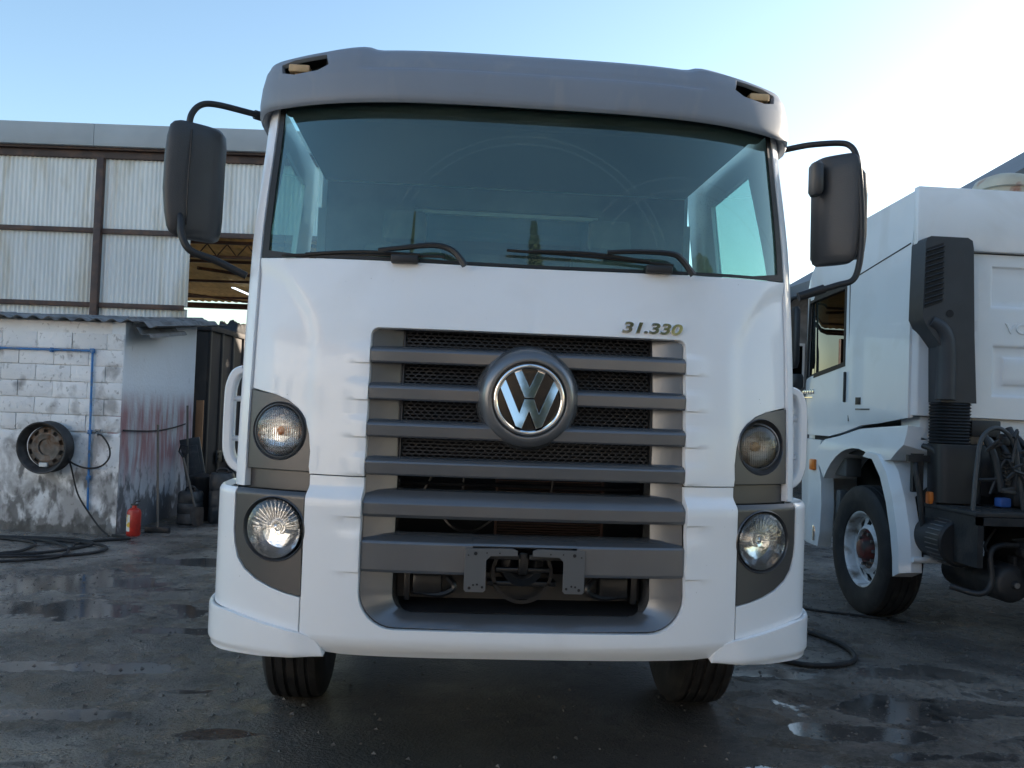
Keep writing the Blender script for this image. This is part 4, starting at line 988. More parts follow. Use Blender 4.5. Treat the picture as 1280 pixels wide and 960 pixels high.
def beam(x0, x1, y0, y1, z0, z1, nm='girt', mt=BROWN):
    bm = bmesh.new(); box(bm, x0, x1, y0, y1, z0, z1, bev=.006); return fin(nm, bm, mt, WH, 30)
beam(X0, XU, -.06, .10, 5.50, 5.62, 'eave_beam'); beam(X0, XU, -.14, .14, 5.625, 5.66, 'eave_beam')
beam(X0, -.06, -.07, -.018, 4.245, 4.325); beam(.06, XU, -.07, -.018, 4.235, 4.32)
beam(X0, -.06, -.07, -.018, 3.0, 3.08); beam(.06, XE, -.07, -.018, 3.0, 3.08)
beam(-.06, .06, -.12, -.016, 0, 5.50, 'post'); beam(XE+.01, XE+.09, -.02, .06, 0, 4.23, 'post') if False else None
beam(5.6, 5.72, -.10, .06, 0, 4.23, 'post')
x = X0
while x < XU-.5:
    bm = bmesh.new(); box(bm, x, min(x+2.97, XU), -.22, .02, 5.665, 6.03+.004*random.random(), bev=.006); fin('fascia_panel', bm, CONC, WH, 30); x += 2.975
# underside of the shed roof
def rz_(y): return 4.36+.005*y
for i in range(26):
    Mx = Matrix.Translation((-6.2+i*.60, .12, rz_(0)+.02+.003*(i % 2))) @ Matrix.Rotation(.005, 4, 'X')
    wavesheet('roof_sheet', .62, 11.6, .2, .018, TAN, WH, Mx, th=.003, per=8, trap=True)
for k, y in enumerate([.9, 3.2, 6.4, 10.0]):
    beam(-6.4, 9.2, y, y+.05, rz_(y)-.07, rz_(y)-.012, 'purlin')
beam(-6.4, 9.2, 1.0, 1.06, 4.06, 4.11, 'truss_chord'); beam(-6.4, 9.2, 11.6, 11.75, 4.22, 4.38, 'truss_chord')
for i in range(22):
    bm = bmesh.new(); x = .9+i*.36; z0, z1 = 4.10, 4.32
    tube(bm, [(x, 1.06, z0), (x+.18, 1.06, z1)], .012, 5); tube(bm, [(x+.18, 1.06, z1), (x+.36, 1.06, z0)], .012, 5); fin('truss_web', bm, BROWN, WH)
bm = bmesh.new(); tube(bm, [(.6, 3.0, 4.16), (3.2, 6.0, 4.18)], .035, 6); fin('brace', bm, BROWN, WH)
bm = bmesh.new(); tube(bm, [(-2.4, 6.0, 4.16), (1.0, 11.0, 4.18)], .03, 6); fin('brace', bm, BROWN, WH)
for x in (-.3, 4.5, 9.0): beam(x, x+.14, 11.5, 11.64, 0, 4.1, 'post')
bm = bmesh.new(); box(bm, .22, .30, 6.4, 7.9, 4.20, 4.22); fin('roof_light_strip', bm, mat('lamp_tube', (.8, .85, .9), .4, trans=.5), WH, 0)
N_ = bpy.data.materials['lamp_tube'].node_tree.nodes['Principled BSDF']; N_.inputs['Emission Color'].default_value = (.85, .95, 1, 1); N_.inputs['Emission Strength'].default_value = .9
# dark cargo body parked behind the hut
CB = thing('cargo_box', 'tall dark brown cargo body parked behind the hut', 'cargo body', LB(-4.28, 12.6), -YAW)
BOXM = mat('dark_cargo_paint', (.055, .048, .045), .6, var=.25, vscale=2, dirt=(.09, .075, .06), dscale=3, stretch=(1, 1, .4))
bm = bmesh.new(); box(bm, -2.3, 0, 0, 5.2, .42, 2.50, bev=.01); cb = fin('body_shell', bm, BOXM, CB, 30)
for y in [i*.52 for i in range(11)]:
    bm = bmesh.new(); box(bm, .002, .035, y, y+.06, .42, 2.52, bev=.004); fin('rib', bm, BOXM, CB, 30)
bm = bmesh.new(); box(bm, -2.33, .045, -.03, 5.22, 2.50, 2.58, bev=.01); fin('top_rail', bm, BOXM, CB, 30)
bm = bmesh.new(); box(bm, -2.33, .045, -.03, 5.22, .34, .415, bev=.01); fin('bottom_rail', bm, CHAS, CB, 30)
for y in (1.1, 4.0): wheel(-.25, y, CB, 1, R=.48, name='wheel')
for y in (.4, .72):
    bm = bmesh.new(); box(bm, .037, .06, y, y+.22, .62, .80, bev=.01); box(bm, .06, .075, y+.03, y+.19, .66, .70); box(bm, .06, .075, y+.03, y+.19, .73, .77); fin('latch_box', bm, CHAS, CB)
t = thing('tarpaulin', 'crumpled dark tarpaulin heap lying on top of the dark cargo body', 'tarpaulin', LB(-4.50, 14.9, 2.585), -YAW)
bm = bmesh.new(); bmesh.ops.create_grid(bm, x_segments=26, y_segments=50, size=.5)
for v in bm.verts:
    x, y = v.co.x, v.co.y; e = ss((.5-abs(x))/.12)*ss((.5-abs(y))/.06)
    v.co = Vector((x*.36, y*1.7, .006+e*(.15+.10*noise.noise(Vector((x*4, y*12, 1)))+.04*noise.noise(Vector((x*15, y*40, 3))))))
fin('tarpaulin_cloth', bm, BLACKP, t, 70)
canister(-3.85, 12.9, .16, .18, .70, 'black drum beside the dark cargo body, half hidden by the front truck')
canister(-3.62, 13.5, .20, .2, .72, 'fat black drum farthest back, close to the front truck')

# ================================================================== RIGHT TRUCK (seen from behind left, facing away)
RX, RY = 3.065, 3.64                        # left side plane, front axle
Q = thing('truck', 'white tractor truck on the right with tall black snorkel, seen from behind', 'truck', (RX, RY, 0))
# local: x 0 = left side plane, + to the right; y 0 = axle, - towards the viewer; rear wall y = -.78
YR = -.78
def fside(y, z): 
    r = .10; x = 0.
    x += .10*ss((z-2.6)/.8)*0 + .035*ss((z-2.75)/.6)
    if y > .95: x += .18*((y-.95)/.55)**2
    x += .02*ss((1.62-z)/.1)
    return Vector((x, y, z))
sil = [(YR, 1.60), (-.30, 1.55), (.0, 1.53), (.35, 1.46), (.62, 1.42), (1.50, 1.42), (1.50, 2.0), (1.42, 2.5), (1.30, 2.80), (.95, 3.05), (.30, 3.24), (YR, 3.30)]
win = [(.315, 2.05), (.31, 2.72), (1.12, 2.68), (1.22, 1.94)]
panel('cab_side', sil, fside, WHITE2, Q, holes=[win], du=.08, dv=.12, vs=(2.75, 2.8), thick=.04, face=(-1, 0, 0), smooth=35)
bm = bmesh.new()
for pts_ in ([(.225, 1.56), (.225, 2.76)], [(.225, 2.76), (YR+.02, 2.90)], [(.225, 2.76), (1.06, 2.78)]):
    A_, B_ = [fside(*p) for p in pts_]; tube(bm, [A_+Vector((-.0005, 0, 0)), B_+Vector((-.0005, 0, 0))], .006, 6)
fin('door_gap', bm, SEAL, Q)
panel('window_glass', [(.30, 2.04), (.30, 2.735), (1.13, 2.695), (1.24, 1.925)], lambda y, z: fside(y, z)+Vector((.02, 0, 0)), DLENS, Q, du=.3, dv=.3, thick=0, face=(-1, 0, 0))
panel('window_seal', [(.285, 2.03), (.285, 2.75), (1.14, 2.71), (1.26, 1.91)], lambda y, z: fside(y, z)+Vector((-.003, 0, 0)), SEAL, Q, holes=[[(.325, 2.065), (.32, 2.70), (1.105, 2.66), (1.195, 1.96)]], du=.3, dv=.3, thick=.02, face=(-1, 0, 0))
bm = bmesh.new(); box(bm, -.022, .0, .255, .275, 1.72, 1.98, bev=.006); fin('door_handle', bm, CHAS, Q)
bm = bmesh.new(); box(bm, -.006, .0, -.02, .07, 1.70, 1.76, bev=.002); fin('badge', bm, BLACKP, Q)
bm = bmesh.new(); box(bm, -.004, .0, -.18, .07, 1.655, 1.668, bev=.001); fin('badge', bm, STEEL, Q)
bm = bmesh.new()
for i in range(5): box(bm, -.008, .0, .92+i*.055, .96+i*.055, 1.80, 1.845, bev=.004)
box(bm, -.006, 0, .95, 1.15, 1.765, 1.775); fin('badge', bm, CHROME, Q)
# body behind: top, back, far side
bm = bmesh.new(); secs = []
for y, z in ((YR, 3.30), (.30, 3.24), (.95, 3.05), (1.30, 2.80)):
    xs = fside(y, z).x+.005; secs.append([Vector((xs, y, z-.004)), Vector((xs+.05, y, z+.015)), Vector((1.25, y, z+.03)), Vector((2.44, y, z+.015)), Vector((2.49, y, z-.02)), Vector((2.49, y, z-.08)), Vector((xs+.03, y, z-.08))])
loft(bm, secs); fin('cab_roof', bm, WHITE2, Q, 40)
bm = bmesh.new(); loft(bm, [[Vector((.19, 1.47-.14*k, z)), Vector((.5, 1.62-.17*k, z)), Vector((1.25, 1.70-.2*k, z)), Vector((2.0, 1.62-.17*k, z)), Vector((2.31, 1.47-.14*k, z)), Vector((2.31, 1.1, z)), Vector((.19, 1.1, z))] for z, k in ((.55, 0), (1.9, 0), (2.4, .5), (2.85, 1.3))])
fin('cab_front', bm, WHITE2, Q, 40)
panel('cab_side', sil, lambda y, z: Vector((2.5-fside(y, z).x, y, z)), WHITE2, Q, du=.3, dv=.3, thick=.03, face=(1, 0, 0))
# rear wall with pressed panels
def fR(x, z):
    d = 0
    def rr(x0, x1, z0, z1, r=.03):
        dx = min(x-x0, x1-x); dz = min(z-z0, z1-z)
        return ss(min(dx, dz)/.018)
    d += .014*rr(.60, 1.9, 2.44, 2.75) ; d += .014*rr(.62, 1.9, 1.78, 2.16); d -= .010*rr(.70, 1.8, 1.86, 2.08); d += .008*rr(.42, .50, 2.24, 2.34)
    cr = .05*(1-ss((x-.0)/.10))**2
    return Vector((x, YR-.03+d+cr*1.2*0+.04*(1-ss(x/.06)), z))
us_ = [a+d for a in (.60, .62, .70, .42, .50) for d in (0, .006, .012, .018)]; vs_ = [a+s_*d for a, s_ in ((2.44, 1), (2.75, -1), (1.78, 1), (2.16, -1), (1.86, 1), (2.08, -1), (2.24, 1), (2.34, -1)) for d in (0, .006, .012, .018)]
panel('rear_wall', [(.0, 1.62), (.28, 1.62), (2.5, 1.60), (2.5, 2.835), (.0, 2.835)], fR, WHITE2, Q, du=.06, dv=.08, us=[.02, .04, .06]+us_, vs=vs_, thick=.03, face=(0, -1, 0), smooth=50)
bm = bmesh.new(); box(bm, .004, 2.49, YR-.075, YR-.035+.03, 2.845, 3.31, bev=.012); fin('rear_roof_panel', bm, WHITE2, Q, 40)
bm = bmesh.new(); box(bm, .02, 2.48, YR-.01, YR+.03, 2.83, 2.85); fin('roof_joint', bm, SEAL, Q, 0)
me = text_mesh('VOLVO', .105, .006, 1.25, 0, .001, .0015); tx = mk('embossed_letters', me, WHITE2, Q, 30); tx.matrix_local = Matrix.Translation((.94, YR-.031, 2.285)) @ Matrix.Rotation(PI/2, 4, 'X')
bm = bmesh.new(); box(bm, .10, 2.4, YR+.02, YR+.3, 1.42, 1.62, bev=.02); fin('cab_underframe', bm, WHITE2, Q, 30)
# front fender arch, side panel and mud flap
def strip(path, x0, x1, th, nm, mt, k=5):
    P = smoothpath([(0, y, z) for y, z in path], k); rings = []
    for i, p in enumerate(P):
        t = (P[min(i+1, len(P)-1)]-P[max(i-1, 0)]).normalized(); n = Vector((0, -t.z, t.y))
        if n.z < 0 and abs(n.z) > .3: n = -n
        rings.append([Vector((x0, p.y, p.z)), Vector((x0+.02, p.y, p.z))+n*th, Vector((x1, p.y, p.z))+n*th, Vector((x1, p.y, p.z))])
    bm = bmesh.new(); loft(bm, rings); return fin(nm, bm, mt, Q, 40)
arcp = lambda a0, a1, R, n=10, zc=.56: [(R*math.cos(math.radians(a0+(a1-a0)*i/n)), zc+R*math.sin(math.radians(a0+(a1-a0)*i/n))) for i in range(n+1)]
# upper arch panel (filled between the arch and the cab bottom)
up_ = [(YR+.02, 1.545), (-.30, 1.52), (.0, 1.50), (.35, 1.43), (.62, 1.39), (.80, 1.26)] + [(y, z) for y, z in arcp(38, 118, .76, 10, .58)] + [(-.60, 1.28), (YR+.02, 1.40)]
panel('wheel_fender', up_, lambda y, z: Vector((-.03+.045*ss((z-1.30)/.25), y, z)), WHITE2, Q, du=.05, dv=.04, thick=.30, face=(-1, 0, 0), smooth=50)
bm = bmesh.new(); rings = []
for y, z, w_ in ((-.20, 1.30, .05), (-.36, 1.29, .13), (-.50, 1.16, .16), (-.60, .98, .16), (-.68, .76, .16), (-.72, .58, .15), (-.73, .44, .15)):
    rings.append([Vector((-.05, y+.02, z-.02)), Vector((-.05, y-.02-w_*.35, z+.02)), Vector((.02, y-w_*.8, z+.035)), Vector((.38 if z > 1 else .10, y-w_*.8, z+.035)), Vector((.38 if z > 1 else .10, y+.02, z-.02))])
loft(bm, rings); fin('rear_mudguard', bm, WHITE2, Q, 30)
sp_ = [(.74, 1.38), (.80, 1.20), (.72, 1.0)] + [(.70, .8), (.72, .55), (.76, .42), (1.30, .42), (1.40, .9), (1.45, 1.38)]
panel('step_panel', sp_, lambda y, z: Vector((.0+.25*max(0, y-1.0), y, z)), WHITE2, Q, du=.06, dv=.08, thick=.12, face=(-1, 0, 0))
bm = bmesh.new(); box(bm, -.012, .05, .82, .86, .46, .60, bev=.006); fin('step_edge', bm, CHROME, Q)
for (x, y, z) in ((-.012, .88, 1.15),):
    bm = bmesh.new(); box(bm, x-.02, x+.02, y-.05, y+.05, z-.05, z+.05, bev=.012); fin('marker_lamp', bm, AMBER, Q)
bm = bmesh.new(); box(bm, .115, .165, YR-.12, YR-.06, .98, 1.07, bev=.012); fin('marker_lamp', bm, AMBER, Q)
bm = bmesh.new(); box(bm, .05, 2.4, -.6, 1.0, 1.28, 1.42); box(bm, .42, .48, -.75, .9, .6, 1.3); fin('inner_arch', bm, DARK, Q, 0)
bm = bmesh.new(); box(bm, .06, .2, .35, .62, 1.08, 1.24, bev=.01); box(bm, .08, .16, .5, .58, .75, .95, bev=.01); fin('arch_bracket', bm, GREYP, Q)
# wheel
M = Matrix.Translation((.165, 0, .515)); R0 = .525
bm = bmesh.new(); lathe(bm, tyre_prof(R0, .155), 80, M, 'X')
wh = fin('wheel', bm, RUBBER, Q, 32)
RIMW = mat('rim_white', (.62, .63, .64), .45, var=.15, vscale=8, dirt=(.16, .13, .10), dscale=6, dlo=.48, dhi=.68)
bm = bmesh.new(); lathe(bm, [(-.118, .315), (-.125, .305), (-.120, .292), (-.10, .285), (-.05, .275), (.02, .265), (.02, .285), (.1, .3)], 64, M, 'X'); fin('rim_edge', bm, RIMW, wh, 50)
prof = [(-.05, .278), (-.035, .262), (-.040, .235), (-.060, .200), (-.080, .180), (-.083, .168), (-.06, .160), (-.03, .155)]
bm = bmesh.new(); K = 120; RV = []
for k in range(K):
    a = 2*PI*k/K; RV.append([bm.verts.new(M @ Vector((u, r*math.cos(a), r*math.sin(a)))) for u, r in prof])
for k in range(K):
    ph = ((k+.5)/K*10) % 1
    for i in range(len(prof)-1):
        if i in (1, 2) and .27 < ph < .73: continue
        bm.faces.new((RV[k][i], RV[k][i+1], RV[(k+1) % K][i+1], RV[(k+1) % K][i]))
fin('rim', bm, RIMW, wh, 40)
bm = bmesh.new(); lathe(bm, [(.0, .001), (.0, .29)], 40, M, 'X'); fin('rim_back', bm, DARK, wh, 0)
HUBR = mat('hub_red', (.14, .03, .025), .5, var=.3, vscale=12, dirt=(.05, .04, .035), dscale=9, dlo=.42, dhi=.6)
bm = bmesh.new(); lathe(bm, [(.0, .165), (-.05, .160), (-.06, .150), (-.05, .12), (-.045, .10), (-.10, .085), (-.125, .075), (-.135, .05), (-.135, .001)], 40, M, 'X'); hb = fin('hub', bm, HUBR, wh, 35)
for k in range(10):
    a = 2*PI*k/10; p = M @ Vector((-.055, .130*math.cos(a), .130*math.sin(a))); bm = bmesh.new(); tube(bm, [p, p+Vector((-.035, 0, 0))], .014, 6); fin('wheel_nut', bm, STEEL, wh, 30)
wheel(2.3, 0, Q, 1, R=.52)
# snorkel -----------------------------------------------------------
YS = YR-.10
sn = [(.0, 2.87), (.01, 2.90), (.04, 2.915), (.315, 2.915), (.35, 2.895), (.36, 2.84), (.38, 2.2), (.405, 1.72), (.14, 1.72), (.13, 2.12), (.02, 2.26), (-.01, 2.32), (-.008, 2.5)]
bm = bmesh.new(); Mx = Matrix(((1, 0, 0, 0), (0, 0, 1, YS-.10), (0, 1, 0, 0), (0, 0, 0, 1)))
prism(bm, sn, -.20, Mx)
es = [e for e in bm.edges if len(e.link_faces) == 2 and all(abs(v.co.y-(YS-.10)) < 1e-4 for v in e.verts) and e.calc_face_angle(0) > 1]
bmesh.ops.bevel(bm, geom=es, offset=.022, segments=3, affect='EDGES')
SNK = mat('snorkel_plastic', (.032, .035, .040), .5, var=.15, vscale=5, bump=.1, bscale=150, bev=.008)
sk_ = fin('air_snorkel', bm, SNK, Q, 30)
bm = bmesh.new(); y0 = YS-.104
loft(bm, [[Vector((.0, y0, 2.82)), Vector((.13, y0, 2.87)), Vector((.13, y0, 2.44)), Vector((.0, y0, 2.39))], [Vector((.0, y0+.003, 2.82)), Vector((.13, y0+.003, 2.87)), Vector((.13, y0+.003, 2.44)), Vector((.0, y0+.003, 2.39))]]); fin('intake_opening', bm, DARK, sk_, 0)
for k in range(11):
    bm = bmesh.new(); z = 2.41+k*.038; 
    v = [Vector((-.004, y0-.004, z)), Vector((.134, y0-.004, z+.048)), Vector((.134, y0-.016, z+.056)), Vector((-.004, y0-.016, z+.008))]
    loft(bm, [v, [p+Vector((0, .004, .006)) for p in v]]); fin('slat', bm, SNK, sk_, 0)
bm = bmesh.new(); lathe(bm, [(0, .001), (0, .028)], 20, Matrix.Translation((.19, YS-.103, 2.36)), 'Y'); fin('drain_hole', bm, DARK, sk_, 0)
bm = bmesh.new(); tube(bm, [(.06, YS-.07, 2.30), (.14, YS-.075, 2.25), (.185, YS-.075, 2.12), (.185, YS-.075, 1.74)], [.05, .07], 12, 5); fin('moulded_duct', bm, SNK, sk_, 60)
bm = bmesh.new(); rings = []
for k in range(27):
    z = 1.72-.30*k/26; kk = 1.0 if k % 2 else .90
    rings.append(rsec(.265, YS, .135*kk, .105*kk, z, 24, 3.5))
loft(bm, rings); fin('bellows', bm, BLACKP, Q, 20)
bm = bmesh.new(); loft(bm, [rsec(.285, YS, .15, .11, 1.42, 24, 4), rsec(.30, YS, .165, .12, 1.38, 24, 4), rsec(.31, YS, .165, .12, 1.0, 24, 4)]); fin('air_duct', bm, BLACKP, Q, 40)
bm = bmesh.new(); box(bm, .40, .62, YS-.06, YS+.1, 1.48, 1.60, bev=.01); box(bm, .42, .54, YS-.08, YS+.1, 1.05, 1.42, bev=.01); fin('duct_bracket', bm, BLACKP, Q)
# chassis & equipment towards the viewer
bm = bmesh.new(); box(bm, .72, .80, -5.2, 1.0, .78, 1.06); box(bm, 1.70, 1.78, -5.2, 1.0, .78, 1.06)
for y in (-4.8, -3.4, -2.2, -1.0): box(bm, .8, 1.7, y, y+.12, .82, 1.02)
fin('chassis', bm, CHAS, Q, 30)
bm = bmesh.new(); box(bm, .13, 2.36, -1.45, -.80, .955, .985, bev=.004)
for i in range(14):
    for j in range(5): box(bm, .18+i*.155, .26+i*.155, -1.42+j*.12, -1.40+j*.12, .985, .992)
fin('deck_plate', bm, CHAS, Q, 30)
bm = bmesh.new(); box(bm, .14, .18, -1.46, -.80, .62, .953); box(bm, .14, .62, -1.46, -1.43, .90, .953); box(bm, .60, .63, -1.46, -.8, .60, .953); fin('deck_frame', bm, CHAS, Q, 30)
bm = bmesh.new(); lathe(bm, [(-1.18, .001), (-1.18, .15), (-1.165, .165), (-.98, .165), (-.98, .15), (-.80, .15)], 40, Matrix.Translation((.20, 0, .74)), 'Y'); af = fin('air_filter', bm, BLACKP, Q, 40)
bm = bmesh.new()
for k in range(30):
    a = 2*PI*k/30
    box(bm, -.003, .003, -1.16, -1.0, .165, .172, Matrix.Translation((.20, 0, .74)) @ Matrix.Rotation(a, 4, 'Y'))
fin('filter_band', bm, STEEL, af, 0)
bm = bmesh.new(); tube(bm, [(.02, -.86, .57), (.4, -.86, .57), (.9, -.86, .60)], .022, 8); fin('cream_rail', bm, WHITE2, Q)
for x, y in ((.46, -1.25), (.72, -1.35)):
    bm = bmesh.new(); Mt = Matrix.Translation((x, y, .50)); lathe(bm, [(-.15, .001), (-.15, .02), (-.13, .03), (-.125, .09), (-.11, .115), (-.08, .130), (.55, .130)], 36, Mt, 'Y'); tk = fin('air_tank', bm, CHAS, Q, 40)
    bm = bmesh.new(); lathe(bm, [(-.155, .001), (-.155, .02), (-.145, .022)], 10, Mt, 'Y'); fin('tank_plug', bm, STEEL, tk)
HOSEM = mat('grey_hose', (.05, .055, .06), .5)
HO = lambda L_, r, mt=CHAS, nm='air_hose', k=6: (lambda bm: (tube(bm, L_, r, 8, k), fin(nm, bm, mt, Q, 60)))(bmesh.new())
HO([(.20, -1.30, .97), (.23, -1.28, 1.25), (.28, -1.26, 1.48), (.40, -1.25, 1.55), (.52, -1.24, 1.45), (.58, -1.22, 1.2), (.63, -1.2, .98)], .016, HOSEM)
HO([(.45, -1.0, 1.5), (.5, -1.05, 1.35), (.53, -1.1, 1.1)], .026); HO([(.70, -.9, 1.55), (.72, -1.0, 1.35), (.66, -1.05, 1.12), (.68, -1.0, 1.0)], .028)
HO([(.95, -.9, 1.5), (.85, -1.0, 1.40), (.74, -1.15, 1.30), (.72, -1.2, 1.22)], .03, HOSEM)
HO([(.78, -1.27, 1.14), (.82, -1.33, 1.06), (.88, -1.36, 1.0)], .038, HOSEM)
rnd = random.Random(3); bm = bmesh.new()
for k in range(90):
    x = rnd.uniform(.42, 1.5); z = rnd.choice((rnd.uniform(1.0, 1.5), rnd.uniform(.55, .93))); y = rnd.uniform(-1.35, -.95) if z > .95 else rnd.uniform(-1.55, -1.2); u = rnd.uniform(.01, .04)
    if rnd.random() < .45: box(bm, x-u, x+u, y-u, y+u, z-u*rnd.uniform(.6, 2), z+u*rnd.uniform(.6, 2), bev=.004)
    else:
        p = Vector((x, y, z)); tube(bm, [p, p+Vector((rnd.uniform(-.1, .1), rnd.uniform(-.05, .05), rnd.uniform(-.12, .12))), p+Vector((rnd.uniform(-.2, .2), rnd.uniform(-.05, .05), rnd.uniform(-.2, .1)))], rnd.uniform(.006, .015), 6, 4)
meta(fin('fittings', bm, CHAS, Q, 40), kind='stuff')
bm = bmesh.new(); tube(bm, [(.72, -1.20, 1.22), (.75, -1.24, 1.18), (.78, -1.28, 1.13)], .050, 12); fin('red_coupling', bm, mat('orange_red', (.62, .10, .04), .45), Q)
bm = bmesh.new(); tube(bm, [(.78, -1.28, 1.13), (.79, -1.295, 1.11)], .054, 12); fin('coupling_ring', bm, CHROME, Q)
HO([(.05, -1.30, .47), (.2, -1.4, .44), (.28, -1.4, .52), (.28, -1.38, .70), (.36, -1.36, .76), (.55, -1.34, .77), (.8, -1.3, .92), (1.1, -1.25, .95)], .020)
for k in range(9):
    HO([(.55+.02*k, -1.2, .78-.01*k), (.75, -1.42-.02*k, .84+.02*k*random.random()), (.95, -1.4, .86-.05*math.sin(k)), (1.2, -1.2, .75+.03*k)], .008, HOSEM)
for k in range(7):
    x = .62+.09*k+random.uniform(-.02, .02); HO([(x, -.85, 1.5), (x+.04, -.95-.05*random.random(), 1.35), (x-.03+.07*random.random(), -1.02, 1.15), (x+.05, -1.0, .99)], random.choice((.012, .016, .022)))
bm = bmesh.new()
for k in range(10): 
    a = .0; lathe(bm, [(z, r) for z, r in ((-.004, .035), (.004, .035), (.004, .025), (-.004, .025))], 16, Matrix.Translation((.61, -1.02, 1.12+k*.028)) @ Matrix.Rotation(.3, 4, 'Y'), 'Z', closed=True)
fin('coil_spring', bm, CHAS, Q, 40)
bm = bmesh.new(); box(bm, .5, .58, -1.14, -1.06, .995, 1.06, bev=.01); fin('valve_block', bm, mat('blue_plastic', (.03, .10, .35), .5), Q)
bm = bmesh.new(); box(bm, .62, .80, -1.1, -.9, .995, 1.10, bev=.02); box(bm, .85, 1.3, -1.0, -.85, 1.0, 1.25, bev=.03); box(bm, .3, .55, -.84, -.6, .6, .95, bev=.02); box(bm, .6, 2.3, -.7, -.2, .7, 1.5); fin('equipment', bm, CHAS, Q)
HO([(.06, -.80, 1.30), (.03, -.86, 1.22), (.06, -.88, 1.0), (.10, -.86, .72)], .02); HO([(.10, -.82, 1.40), (.15, -.9, 1.36), (.19, -.92, 1.2), (.16, -.9, .98)], .02)
bm = bmesh.new(); box(bm, .02, .10, -.84, -.80, 1.06, 1.34); box(bm, -.02, .16, -.85, -.81, 1.28, 1.33); fin('bracket', bm, CHAS, Q)
for y in (-3.3, -4.6):
    wheel(2.2, y, Q, 1)
# mirror of the right truck
bm = bmesh.new(); tube(bm, [fside(1.15, 2.74)+Vector((-.01, 0, 0)), Vector((-.08, 1.36, 2.72)), Vector((-.10, 1.38, 2.45)), Vector((-.08, 1.36, 1.95)), Vector((.03, 1.38, 1.95))], .02, 8, 4)
fin('mirror_arm', bm, BLACKP, Q)
bm = bmesh.new(); loft(bm, [rsec(-.02, 1.40, .035*k, .10*k, z, 18) for z, k in ((2.66, .7), (2.62, 1), (2.12, 1), (2.06, .7))]); fin('mirror_housing', bm, BLACKP, Q, 50)
bm = bmesh.new(); loft(bm, [rsec(-.0, 1.36, .06*k, .07*k, z, 18) for z, k in ((2.0, .8), (1.97, 1), (1.88, 1), (1.85, .7))]); fin('small_mirror', bm, BLACKP, Q, 50)
# weathered beige rooftop unit
ac = meta(bpy.data.objects.new('roof_unit', None), 'weathered beige dome-shaped roof vents on top of the right truck cab', 'roof vent'); C.objects.link(ac); ac.parent = None; ac.location = (RX+1.02, RY-.3, 3.325)
BGE = mat('weathered_beige', (.50, .47, .38), .6, var=.15, vscale=6, dirt=(.35, .12, .07), dscale=5, dlo=.56, dhi=.66)
for dx, r, nm in ((-.20, .20, 'vent_dome'), (.28, .30, 'vent_dome')):
    bm = bmesh.new(); loft(bm, [rsec(dx, -.3, r*k, .22*k, z, 24, 2.6) for z, k in ((0, .86), (.04, .86), (.045, 1), (.09, 1), (.13, .9), (.155, .6), (.16, .2))]); fin(nm, bm, BGE, ac, 45)

# ================================================================== BACKGROUND right
BW = mat('old_concrete_wall', (.22, .22, .22), .9, var=.3, vscale=3, bump=.4, bscale=14, dirt=(.09, .09, .085), dscale=2, dlo=.45, dhi=.65)
bw = thing('building', 'weathered grey concrete building seen between the two trucks', 'building', (4.5, 16.5, 0))
bm = bmesh.new(); box(bm, -1.2, 26, 0, 9, 0, 4.35, bev=.01); wl = fin('wall', bm, BW, bw, 30)
bm = bmesh.new(); box(bm, -1.25, 26.1, -.06, 9.1, 4.352, 4.50, bev=.01); fin('parapet', bm, BW, bw, 30)
for i in range(4):
    bm = bmesh.new(); box(bm, -.7+i*1.6, .1+i*1.6, -.03, .02, 2.3, 3.3); f_ = fin('window', bm, WHITE2, bw, 30)
    bm = bmesh.new(); box(bm, -.64+i*1.6, .04+i*1.6, -.035, -.031, 2.36, 3.24); fin('pane', bm, DLENS, f_, 0)
DKR = mat('dark_roof_metal', (.10, .11, .125), .6, var=.12, vscale=1)
gb = thing('building', 'big shed with a dark sloping metal roof rising behind the right truck', 'building', (8.6, 13.0, 0))
bm = bmesh.new(); sec = [(-1.0, 0), (-1.0, 4.55), (9.5, 10.9), (20, 4.55), (20, 0)]
loft(bm, [[Vector((x, 0, z)) for x, z in sec], [Vector((x, 2.9, z)) for x, z in sec]]); fin('gable_wall', bm, DKR, gb, 20)
bm = bmesh.new(); sec = [(-1.6, 4.20), (9.5, 10.95), (20.6, 4.20), (20.6, 4.42), (9.5, 11.2), (-1.6, 4.42)]
loft(bm, [[Vector((x, -.5, z)) for x, z in sec], [Vector((x, 3.2, z)) for x, z in sec]]); fin('roof', bm, DKR, gb, 20)
BRK = mat('sunny_plaster', (.68, .56, .44), .9, var=.1, vscale=1)
BRK2 = mat('pale_plaster', (.82, .80, .77), .9, var=.06, vscale=1)
CLAY = mat('clay_roof', (.34, .14, .08), .9)
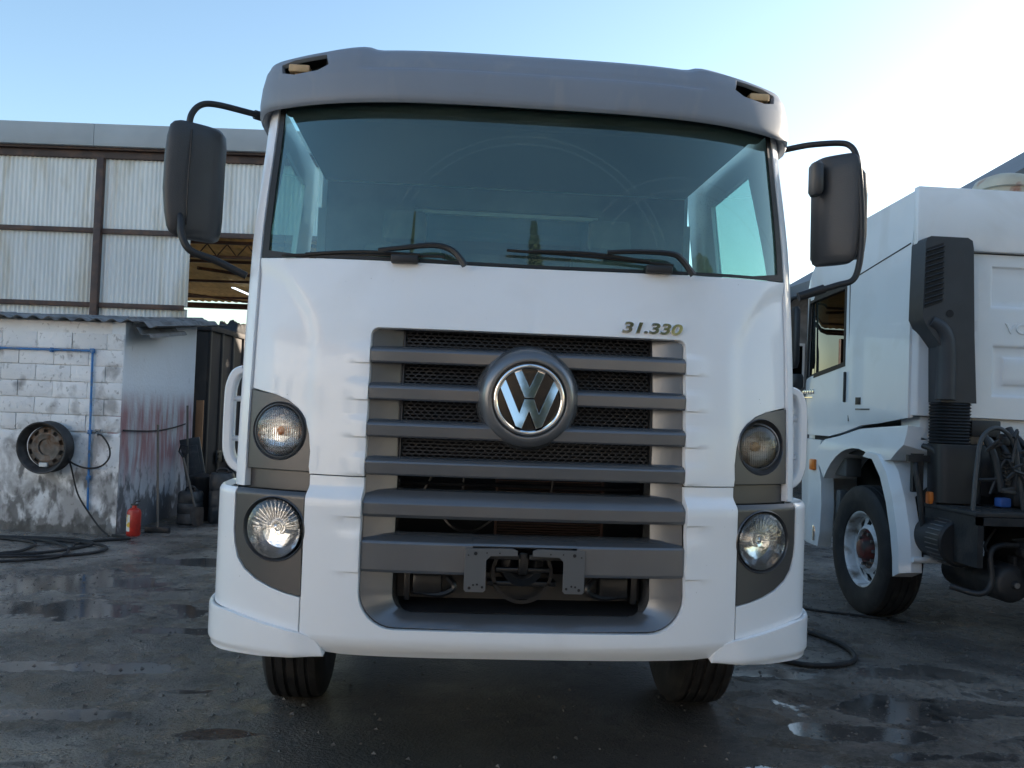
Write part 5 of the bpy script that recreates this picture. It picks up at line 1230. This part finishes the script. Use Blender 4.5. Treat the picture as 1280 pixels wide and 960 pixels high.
for (x, y, w_, d_, h, rz, mt, lb) in ((-20, -6.5, 17, 7, 6.8, -45, BRK2, 'long cream house mirrored warmly in the left side of the truck paint'), (-6.6, -16, 7.5, 7, 5.6, 0, BRK, 'ochre house mirrored in the chrome ring of the truck'), (1.4, -17, 13, 7, 5.8, 12, BRK2, 'pale house with clay roof mirrored low in the windscreen')):
    t = thing('building', lb, 'house', (x, y, 0), math.radians(rz)); bm = bmesh.new(); box(bm, 0, w_, -d_, 0, 0, h, bev=.02); wl = fin('wall', bm, mt, t, 30)
    bm = bmesh.new(); loft(bm, [[Vector((-.4, -d_-.4, h+.002)), Vector((-.4, -d_/2, h+1.5)), Vector((-.4, .4, h+.002))], [Vector((w_+.4, -d_-.4, h+.002)), Vector((w_+.4, -d_/2, h+1.5)), Vector((w_+.4, .4, h+.002))]]); fin('roof', bm, CLAY, t, 20)
    for fl in (.9, 3.7):
        for k in range(int(w_/2.6)):
            bm = bmesh.new(); box(bm, .8+k*2.6, 2.0+k*2.6, -.02, .05, fl, fl+1.4, bev=.01); f_ = fin('window', bm, CHAS, t, 30)
t = thing('building', 'unseen shed added beyond the right edge to shade the yard', 'shed', (13.5, -1.5, 0))  # made-up shed out of view, added to keep low sun off the yard
bm = bmesh.new(); box(bm, 0, 5, 0, 14.1, 0, 4.8, bev=.02); fin('wall', bm, CLAD, t, 30)
bm = bmesh.new(); box(bm, -.3, 5.3, -.3, 14.3, 4.805, 5.0, bev=.02); fin('roof', bm, DKR, t, 30)
LEAF = mat('foliage', (.09, .11, .05), .7, var=.4, vscale=1.5)
BARK = mat('bark', (.07, .055, .04), .9)
for i, (x, y, h, lb) in enumerate(((-3.9, -14, 12.6, 'tall narrow tree mirrored as a spire at the left of the windscreen'), (1.5, -14, 12.2, 'narrow conifer mirrored at the middle of the windscreen'), (9.9, -10.0, 9.4, 'round leafy tree mirrored low at the right of the windscreen'), (5.8, -11, 8.6, 'small leafy tree mirrored farthest right in the windscreen'))):
    t = thing('tree', lb, 'tree', (x, y, 0)); bm = bmesh.new(); tube(bm, [(0, 0, 0), (.05, 0, h*.45), (0, 0, h*.9)], [.2, .03], 8); fin('trunk', bm, BARK, t)
    bm = bmesh.new(); narrow = i < 2
    for k in range(2200 if narrow else 5200):
        zz = random.random()**(.8); rr = (.5*(1-zz)**.8 if narrow else 2.8*math.sqrt(max(0, 1-(2*zz-1)**2)))*random.random()**.5; a = random.random()*2*PI
        if not narrow and noise.noise(Vector((rr*math.cos(a), rr*math.sin(a), zz*5))*.9) < -.12: continue
        p = Vector((rr*math.cos(a), rr*math.sin(a), h*.25+zz*h*.75)); u = Vector((random.gauss(0, 1), random.gauss(0, 1), random.gauss(0, 1))).normalized(); v_ = u.orthogonal().normalized(); s_ = .10 if narrow else .2
        bm.faces.new([bm.verts.new(p+u*s_), bm.verts.new(p+v_*s_), bm.verts.new(p-u*s_*.5-v_*s_*.6)])
    fin('crown', bm, LEAF, t, 0)
